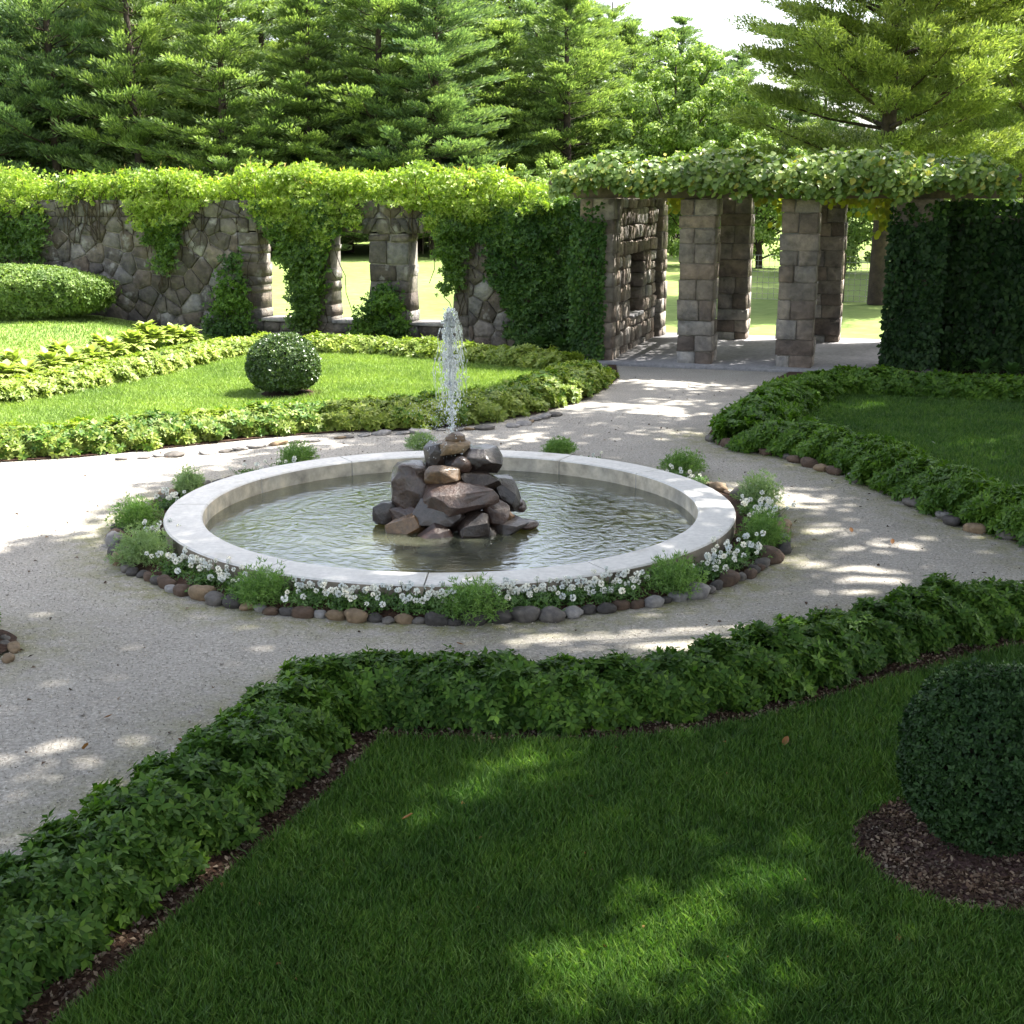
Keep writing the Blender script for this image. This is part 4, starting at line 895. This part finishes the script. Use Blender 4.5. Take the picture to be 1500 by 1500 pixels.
for k in range(14):
    s_ = random.uniform(x0+.5, x1-1.5); d_ = random.uniform(0, DP); q = [(U*s_+Vb*d_+np.array([0, 0, .12]))]
    for j in range(6): q.append(q[-1]+U*random.uniform(.1, .4)+Vb*random.uniform(-.3, .3)+np.array([0, 0, random.uniform(-.02, .03)]))
    mb.tube(q, .02, 5)
mb.build('stems', M['twig'], gv)

# ------------------------------------------------------------------ right ivy wall
rw0 = pt(SP*2+PW/2, .35, 0)
root = empty('ivy_wall', tuple(rw0)); tag(root, 'rubble wall running right from the pergola, nearly hidden by ivy', 'wall')
mb = MB(); vor(mb, 0.0, 7.0, -.05, 2.42, Mp); mb.build('rubble_stones', M['rubble'], root)
mb = MB(); mb.box(.02, 6.98, .02, TK-.02, -.05, 2.4, Mp, .002); mb.build('mortar_core', M['mortar'], root)
def ivy_block(name, s0, s1, y, z0, z1, thick, n, mats, label, org, L=.085, sidefill=0):
    r0 = empty(name, tuple(org)); tag(r0, label, 'ivy')
    s = rng.uniform(s0, s1, n); z = rng.uniform(z0, z1, n); B = np.c_[s, z]; lum = .55+.6*snoise(B, .6, 31)
    off = thick*np.clip(lum, .2, 1.4)*rng.random(n)**.6; P = U*s[:, None]+Vb*(y-off)[:, None]; P[:, 2] += z+.08*snoise(np.c_[s, s*0], .5, 5)*(z > z1-.3)
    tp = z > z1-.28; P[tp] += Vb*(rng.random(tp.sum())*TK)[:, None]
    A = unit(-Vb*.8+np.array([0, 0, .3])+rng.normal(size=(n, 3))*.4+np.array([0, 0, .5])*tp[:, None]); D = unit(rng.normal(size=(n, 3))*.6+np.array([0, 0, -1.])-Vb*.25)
    lit = tp & (rng.random(n) < .75)  # top leaves take the brighter ivy copy, light and shade put into colour
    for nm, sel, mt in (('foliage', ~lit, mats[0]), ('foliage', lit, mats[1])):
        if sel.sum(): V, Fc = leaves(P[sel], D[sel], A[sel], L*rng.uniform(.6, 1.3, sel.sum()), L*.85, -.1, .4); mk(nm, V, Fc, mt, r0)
    return r0
ivy_block('ivy', -.15, 6.8, -.02, .12, 2.62, .42, 26000, (M['ivy_dk'], M['ivy']), 'thick dark ivy mantle on the wall right of the pergola', rw0, .10)
pr = pt(SP*2-.02, 0, 0)
ivy_block('ivy', -.34, .5, -PW/2, .15, 2.6, .22, 4200, (M['ivy_dk'], M['ivy']), 'ivy wrapped round the rightmost pergola pillar', pr, .085)
pl_ = pt(-SP, 0, 0)
ivy_block('ivy', -.42, .16, -PW/2, .10, 2.62, .16, 2600, (M['ivy'], M['ivy']), 'ivy on the front of the leftmost pergola pillar', pl_, .075)

# ------------------------------------------------------------------ hostas
def hosta(pos, r, mat, label, n=34, group=None):
    o0 = empty('hosta', tuple(pos)); tag(o0, label, 'plant', group)
    a = rng.uniform(0, 6.28, n); t = rng.uniform(.2, 1, n); D = np.c_[np.cos(a)*t, np.sin(a)*t, 1.1-t*.9]
    P = np.c_[np.cos(a)*t*r*.4, np.sin(a)*t*r*.4, r*(.55-.25*t)*rng.uniform(.8, 1.3, n)]; V, q, tt = bigleaves(P, D, np.c_[-np.cos(a), -np.sin(a), np.ones(n)], r*.45*rng.uniform(.7, 1.2, n), r*.30*rng.uniform(.8, 1.2, n), .5, .1)
    mk('foliage', V, [q, tt], mat, o0); mb = MB()
    for k in range(0, n, 2): mb.tube([(0, 0, -.02), P[k]*.6, P[k]], .008, 4, False)
    mb.build('stems', mat, o0)
hl = [(-30, 553), (10, 548), (42, 542), (74, 535), (106, 527), (136, 520), (166, 511), (196, 503), (226, 494), (254, 489), (276, 491), (20, 532), (90, 514), (150, 505), (215, 487)]
hlab = ['leftmost', 'second', 'third', 'fourth', 'fifth', 'sixth', 'seventh', 'eighth', 'ninth', 'tenth', 'rightmost']
for k, (x, y) in enumerate(hl):
    y += 16; p = G(x, y, .0); p[2] = float(bank(p[None, :2])[0]); p = G(x, y, p[2])
    lab = f'{hlab[k]} pale yellow hosta in the sunny row below the grass bank' if k < 11 else f'pale hosta behind the sunny row, {["at its left end", "third along from the left", "second from the right", "at its right end"][k-11]}'
    hosta(p, random.uniform(.36, .44), M['hosta'], lab, 95, 'sunlit hostas below the bank')
for k, (x, y) in enumerate([(1325, 540), (1362, 545), (1400, 548), (1440, 553), (1482, 557)]):
    hosta(G(x, y), .42-.03*k, M['hosta_green'], f'{["first", "second", "third", "fourth", "fifth"][k]} green hosta from the pergola at the foot of the ivy wall', 34, 'green hostas by the ivy wall')
for k, (x, y) in enumerate([(790, 516), (825, 518), (855, 520)]):
    hosta(G(x, y), .36, M['hosta_green'], f'{["left", "middle", "right"][k]} green hosta at the foot of the ivy beside the pergola', 34, 'hostas by the pergola pillar')

# ------------------------------------------------------------------ trees
def pine_mesh(seed, Ht, base, Rmax, clump, ndl, nw, shape=.75, cr=.42, step=.75, nlen=.24, zmax=99, wild=.18):
    global rng
    rs = np.random.default_rng(seed); P, D = [], []; mb = MB()
    lean = rs.normal(0, .15, 2)
    tp = [np.array([lean[0]*(t**2), lean[1]*t**2, t*Ht]) for t in np.linspace(0, 1, 9)]
    mb.tube(tp, [.28*Ht/16*(1-.93*t)+.02 for t in np.linspace(0, 1, 9)], 8)
    mbr = MB(); z = base
    while z < Ht-.3:
        f = (z-base)/(Ht-base); Rz = Rmax*(1-f)**shape*(.75+.25*min(1, f*5)); nb = rs.integers(4, 7); a0 = rs.uniform(0, 6.28)
        if z < zmax:
          for b in range(nb):
            a = a0+b*6.28/nb+rs.uniform(-.35, .35); Lb = Rz*rs.uniform(.6, 1.15); zz = z+rs.uniform(-.25, .25)
            dr = np.array([math.cos(a), math.sin(a), 0]); sd = np.array([-math.sin(a), math.cos(a), 0]); rise = rs.uniform(-.08, .22)+.3*f
            pb = lambda t: dr*Lb*t+np.array([0, 0, zz+rise*Lb*t+.14*Lb*t*t])
            mbr.tube([pb(0), pb(.5), pb(1)], [.05*Lb/3, .03*Lb/3, .008], 4, False)
            nc = max(4, int(Lb*clump))
            for c in range(nc):
                t = .22+.83*rs.random()**.7; lat = rs.uniform(-1, 1); cp = pb(t)+sd*(.36*Lb*(1.05-abs(t-.55))*lat)+np.array([0, 0, rs.uniform(-.06, .12)]); rr = cr*rs.uniform(.7, 1.2)
                ax = dr*.85+sd*lat*.6+np.array([0, 0, .22]); ax /= np.linalg.norm(ax); sx_ = np.cross(ax, [0, 0, 1.]); sx_ /= np.linalg.norm(sx_); ux_ = np.cross(sx_, ax)
                m_ = int(ndl); q = rs.normal(size=(m_, 3)); q = q/np.linalg.norm(q, axis=1, keepdims=True)*rs.random((m_, 1))**.33
                q[:, 2] = np.where(q[:, 2] < -.35, -q[:, 2], q[:, 2])
                pp = cp+ax*(q[:, :1]*rr*1.25)+sx_*(q[:, 1:2]*rr*.62)+ux_*(q[:, 2:3]*rr*.36)
                P.append(pp); D.append(ax*.75+sx_*q[:, 1:2]*.7+ux_*(q[:, 2:3]*.55+.25)+rs.normal(size=(m_, 3))*wild)
        z += step*rs.uniform(.75, 1.25)
    P = np.concatenate(P); D = unit(np.concatenate(D)); V, Fc = leaves(P-D*nlen*.3, D, rs.normal(size=D.shape)*.55+np.array([.25, -.1, .8]), nlen*rs.uniform(.7, 1.2, len(P)), nw, .1, .5)
    return mb, mbr, V, Fc
def make_tree(name, proto, mat, loc, rz, sc, label, group=None, cat='tree', zs=1.0):
    root = empty(name, loc, rz); root.scale = (sc, sc, sc*zs); tag(root, label, cat, group)
    for nm, me in proto:
        o = bpy.data.objects.new(nm, me); COL.objects.link(o); o.parent = root
        if nm == 'crown':
            o.material_slots[0].link = 'OBJECT'; o.material_slots[0].material = mat
    return root
def proto(args):
    mb, mbr, V, Fc = pine_mesh(**args); a = mb.build('trunk', M['bark']); b = mbr.build('branches', M['bark']); c = mk('crown', V, Fc, M['pine'])
    r = [('trunk', a.data), ('branches', b.data), ('crown', c.data)]
    for o in (a, b, c): bpy.data.objects.remove(o)
    return r
pp = [proto(dict(seed=s, Ht=h, base=b, Rmax=r, clump=3.4, ndl=74, nw=.062, cr=.62, step=.74, nlen=.26, shape=.6)) for s, h, b, r in ((1, 16.5, .8, 4.3), (2, 17.5, 1.2, 4.6), (3, 15.5, .6, 4.0), (4, 17, 2.0, 4.4))]
def blob_tree(seed, Ht, base, Rw, n, leaf, kcl=130):
    rs = np.random.default_rng(seed); mb = MB(); mb.tube([(0, 0, 0), (.1, 0, Ht*.4), (0, .1, Ht*.85)], [.16, .11, .04], 7); P = []; N = []; br = MB()
    for k in range(kcl):
        d = rs.normal(size=3); d /= np.linalg.norm(d); r = rs.random()**.45; c = np.array([d[0]*Rw*r, d[1]*Rw*r, (base+Ht)/2+d[2]*(Ht-base)/2*r]); rr = rs.uniform(.35, .8)*Rw*.3
        q = rs.normal(size=(n//kcl, 3)); q = q/np.linalg.norm(q, axis=1, keepdims=True); P.append(c+q*rr*rs.random((len(q), 1))**.4*np.array([1, 1, .75])); N.append(q)
        if k % 4 == 0: br.tube([(0, 0, c[2]*.55), c*np.array([.6, .6, .85]), c], [.05, .03, .01], 4, False)
    P = np.concatenate(P); N = unit(np.concatenate(N)+rs.normal(size=P.shape)*.5+np.array([0, 0, .4])); D = unit(np.cross(N, rs.normal(size=P.shape))+np.array([0, 0, -.3]))
    V, Fc = leaves(P, D, N, leaf*rs.uniform(.7, 1.3, len(P)), leaf*.7, .12); a = mb.build('trunk', M['bark']); b = br.build('branches', M['bark']); c = mk('crown', V, Fc, M['decid'])
    r = [('trunk', a.data), ('branches', b.data), ('crown', c.data)]
    for o in (a, b, c): bpy.data.objects.remove(o)
    return r
dt = [blob_tree(21, 9.6, .6, 2.7, 34000, .17), blob_tree(22, 6.0, .2, 2.4, 20000, .15)]
def X_at(px, Y): return (px-750)/F*(Y*math.cos(PITCH)+H*math.sin(PITCH)*.9)
words = ['the far left', 'the left', 'behind the clipped hedge', 'behind the first window', 'behind the second window', 'behind the jet', 'left of the pergola', 'behind the ivy sheet', 'the middle', 'near the sky gap']
def where(px):
    if px < 60: return 'at the left frame edge'
    if px < 200: return 'above the clipped hedge'
    if px < 350: return 'above the creeper mound'
    if px < 480: return 'above the creeper curtain'
    if px < 600: return 'above the middle window'
    if px < 720: return 'above the fountain jet'
    if px < 850: return 'above the wall ivy sheet'
    if px < 990: return 'above the left pergola end'
    if px < 1140: return 'below the sky gap'
    return 'behind the right big pine'
r_i = random.Random(5); rows = [
 ('front', 61, [(-40, 0, 1), (95, 1, 1), (215, 2, 1), (335, 0, 1.02), (455, 2, 1), (560, 1, 1.0), (640, 3, 1.02), (735, 2, .93), (830, 0, .95)]),
 ('second', 66, [(20, 3, 1.05), (150, 0, 1), (270, 1, 1.05), (395, 3, 1), (510, 0, 1.05), (610, 2, 1.08), (690, 0, 1.05), (785, 1, .95), (870, 3, .75)]),
 ('third', 73, [(-20, 1, 1.1), (80, 2, 1.15), (210, 3, 1.1), (320, 2, 1.15), (450, 1, 1.1), (565, 3, 1.15), (655, 1, 1.15), (745, 3, 1.12), (840, 1, .93), (915, 2, .80)]),
 ('fourth', 84, [(40, 0, 1.25), (180, 1, 1.2), (300, 0, 1.25), (420, 2, 1.3), (530, 1, 1.2), (620, 0, 1.3), (720, 2, 1.25), (810, 0, 1.15), (890, 1, .84), (930, 2, .82), (960, 0, .80), (990, 3, .80), (1020, 2, .83), (1048, 1, .70), (1075, 0, .70), (1110, 2, .62), (1150, 0, .6), (1200, 1, .7), (1290, 2, .75), (1400, 0, .8), (1480, 1, .85)])]
kindn = {0: 'full', 1: 'broad', 2: 'slender', 3: 'high-crowned'}
seen = {}
for rn, Yr, lst in rows:
    for (px, k, sc) in lst:
        Y = Yr+r_i.uniform(-2, 2); mt = M[r_i.choice(['pine', 'pine', 'pine_blue'])]; hue = 'bluish green' if mt == M['pine_blue'] else 'deep green'
        make_tree('pine_tree', pp[k], mt, (X_at(px, Y), Y, -.05), r_i.uniform(0, 6.28), sc*r_i.uniform(.97, 1.03), f'{kindn[k]} {hue} pine in the {rn} forest row {where(px)}', 'pines of the forest edge', zs=(1.0 if px < 300 else min(1.0, {'front': .74, 'second': .78, 'third': .82, 'fourth': .84}[rn]*(1.12 if px > 850 else 1))))
for (px, Y, k, sc, lab) in [(985, 60, 0, 1.0, 'bright light green broadleaf tree behind the pergola, below the sky gap'), (1062, 58, 0, .82, 'rounded yellow-green tree between pergola and sky gap'), (930, 64, 0, .85, 'light green leafy tree above the left pergola end'),
                            (1112, 50, 1, .9, 'bushy green tree seen between the front pergola pillars'), (1235, 47, 1, .8, 'small leafy tree behind the right pergola opening'), (1000, 52, 1, .75, 'low leafy tree behind the left pergola opening'),
                            (800, 57, 1, .72, 'low bright bush above the wall ivy sheet'), (1420, 56, 0, .9, 'leafy tree behind the right ivy wall')]:
    make_tree('broadleaf_tree', dt[k], M['decid'], (X_at(px, Y), Y, 0), r_i.uniform(0, 6), sc, lab, None)
bigp = proto(dict(seed=77, Ht=13.5, base=2.7, Rmax=4.3, clump=5.2, ndl=190, nw=.036, cr=.52, step=.56, nlen=.16, shape=.5, wild=.45))
make_tree('pine_tree', bigp, M['pine_yel'], (X_at(1285, 33.5), 33.5, 0), 1.0, 1.0, 'large yellow-green white pine with a thick trunk right behind the pergola')
make_tree('pine_tree', bigp, M['pine'], (X_at(1395, 46), 46, 0), 2.1, 1.1, 'green pine standing just behind the large yellow-green pine')
make_tree('pine_tree', bigp, M['pine_yel'], (X_at(1500, 39), 39, 0), 3.3, 1.05, 'yellow-green pine at the right frame edge behind the ivy wall')

# distant wire fence seen through the pergola
root = empty('wire_fence', tuple(G(1200, 440))); tag(root, 'pale wire mesh fence in the meadow seen through the pergola', 'fence')
fa = G(1060, 436); fb = G(1420, 447); o0 = np.array(root.location); Lf = np.linalg.norm(fb-fa); uf = (fb-fa)/Lf; HF = 1.15
mb = MB()
for k in range(int(Lf/.15)+1): mb.tube([fa+uf*.15*k-o0, fa+uf*.15*k-o0+[0, 0, HF]], .006, 3, False)
for k in range(9): mb.tube([fa-o0+[0, 0, HF*k/8], fb-o0+[0, 0, HF*k/8]], .006, 3, False)
mb.build('wire_mesh', M['wire'], root)
for k in range(5):
    mb = MB(); p = fa+uf*Lf*k/4-o0; mb.tube([p+[0, 0, -.1], p+[0, 0, HF+.08]], .04, 8); mb.build('post', M['wood'], root)

# ------------------------------------------------------------------ tall unseen trees right of the view, crowns shaped to the wanted shade
trunks = [np.array([8.6, 3.0]), np.array([10.0, 10.0]), np.array([11.6, 17.0]), np.array([13.6, 24.0])]
lit_line = [G(x, y)[:2] for x, y in ((-1500, 838), (-300, 822), (0, 815), (100, 803), (155, 788), (185, 752), (260, 708), (350, 682), (430, 655), (520, 628), (640, 596), (760, 570), (850, 548), (900, 530))]+[np.array([2.4, 20.6]), np.array([3.2, 23.4]), np.array([14, 24.2])]
shade_poly = lit_line+[np.array([16, -4]), np.array([-9, -4])]
semi = [G(x, y)[:2] for x, y in ((760, 600), (860, 545), (1120, 530), (1120, 560), (1030, 640), (820, 640))]
spots = [(50, 1142, .26, .04), (170, 1128, .05, .0), (860, 942, .34, .12), (1030, 900, .3, .12), (1210, 745, .26, .12), (1240, 790, .3, .10), (1215, 835, .28, .09), (1290, 880, .24, .1), (1130, 980, .18, .08),
         (640, 1195, .24, .16), (740, 1150, .2, .12), (1050, 1315, .26, .18), (1290, 1290, .1, .08), (960, 1450, .3, .14), (1250, 600, .3, .25), (1170, 565, .35, .3), (1440, 660, .2, .2), (830, 590, .5, .25), (950, 600, .5, .3), (1000, 560, .5, .4), (620, 850, .3, .1), (450, 650, .5, .3), (700, 640, .5, .2), (560, 800, .3, .2), (1010, 770, .35, .3), (1060, 720, .3, .3)]
SP_ = [(G(x, y, 0)[:2], a, b) for x, y, a, b in spots]
lo = np.array([-9, -4.]); hi = np.array([16, 24.3]); cl = []
for layer in range(3):
    gx = np.arange(lo[0], hi[0], .58); gy = np.arange(lo[1], hi[1], .58); X_, Y_ = np.meshgrid(gx, gy); P = np.stack([X_.ravel(), Y_.ravel()], 1)+rng.uniform(-.29, .29, (X_.size, 2))
    P = P[inpoly(P, shade_poly)]; sm = inpoly(P, semi); P = P[~sm | (rng.random(len(P)) < .5)]
    kp = np.ones(len(P), bool)
    for c, a, b in SP_: kp &= (((P-c)/np.array([a+.27, b+.27]))**2).sum(1) > 1  # gaps left in the crowns where sun spots should fall
    cl.append(P[kp])
cl = np.concatenate(cl); zc = rng.uniform(8.3, 14.5, len(cl)); cp = np.c_[cl+S[:2]*(zc/S[2])[:, None], zc]
own = np.argmin(np.stack([np.linalg.norm(cp[:, :2]-t-np.array([0, 0]), axis=1) for t in trunks]), 0)
tl = ['first', 'second', 'third', 'fourth']
for i, t in enumerate(trunks):
    C = cp[own == i]; root = empty('shade_tree', (t[0], t[1], 0)); tag(root, f'tall spreading maple standing right of the view, {tl[i]} from the camera', 'tree', 'tall maples shading the garden')
    o0 = np.array([t[0], t[1], 0]); mb = MB(); mb.tube([(0, 0, -.1), (.1, .05, 4), (0, .1, 8), (-.2, 0, 13)], [.34, .28, .2, .06], 10); mb.build('trunk', M['bark'], root)
    mb = MB()
    for c in C[::14]:
        q = c-o0; mb.tube([(0, 0, min(6.8+.3*random.random(), q[2]-1)), q*np.array([.5, .5, .92]), q], [.07, .04, .012], 5, False)
    if mb.n: mb.build('branches', M['bark'], root)
    m_ = 46; q = rng.normal(size=(len(C), m_, 3)); q = q/np.linalg.norm(q, axis=2, keepdims=True)*rng.random((len(C), m_, 1))**.4*.52; P = (C[:, None]+q).reshape(-1, 3)-o0
    N_ = unit(rng.normal(size=P.shape)*.6+np.array([.3, .1, .8])); D = unit(np.cross(N_, rng.normal(size=P.shape))); V, Fc = leaves(P, D, N_, .22*rng.uniform(.7, 1.2, len(P)), .17, .1); mk('crown', V, Fc, M['shade'], root)

# ------------------------------------------------------------------ small litter
Pd = np.c_[rng.uniform(-6, 7, 900), rng.uniform(4.5, 20, 900)]; Pd = Pd[(np.linalg.norm((Pd-BC)/np.array([2.9, 2.8]), axis=1) > 1) & ~inpoly(Pd, near_bed) & ~inpoly(Pd, left_bed) & ~inpoly(Pd, right_bed)]
chips('leaf_litter', Pd[:330], .008, .032, M['bark_chip'], 'tiny dry leaf bits strewn over the gravel path', 'litter')
Pd = sample_poly(near_lawn, 900); Pd = Pd[(Pd[:, 1] > 3.5) & (np.abs(Pd[:, 0]) < 3.2)]
chips('leaf_litter', Pd[:70], .05, .028, M['leaf_brown'], 'tiny dry leaf bits caught in the shaded foreground lawn', 'litter')
lit = [(122, 1098, 'brown curled leaf on the gravel near the bright light patch'), (152, 1051, 'tiny dark leaf on the gravel at the lower left'), (276, 1092, 'yellowish leaf on gravel next to the foreground border'), (1148, 1092, 'orange fallen leaf on the shaded lawn near the border'), (1248, 780, 'dark twig on the gravel right of the fountain'), (1307, 797, 'small dark leaf on gravel before the right bed'), (680, 944, 'dark leaf on the gravel in front of the fountain'), (588, 1200, 'brown leaf on the lawn left of the light patch'), (1370, 650, 'pale fallen leaf on the right lawn')]
for (x, y, lb) in lit:
    p = G(x, y, .012 if y < 1110 and x not in (1148, 1370) else .07); D = np.array([[random.uniform(-1, 1), random.uniform(-1, 1), .15]]); V, q, t = bigleaves(np.zeros((1, 3)), D, np.array([[0, 0, 1.]]), .065, .035, -.3, .2)
    o = mk('fallen_leaf', V, [q, t], M['petal'] if 'pale' in lb else M['leaf_brown']); o.location = p; tag(o, lb, 'leaf')
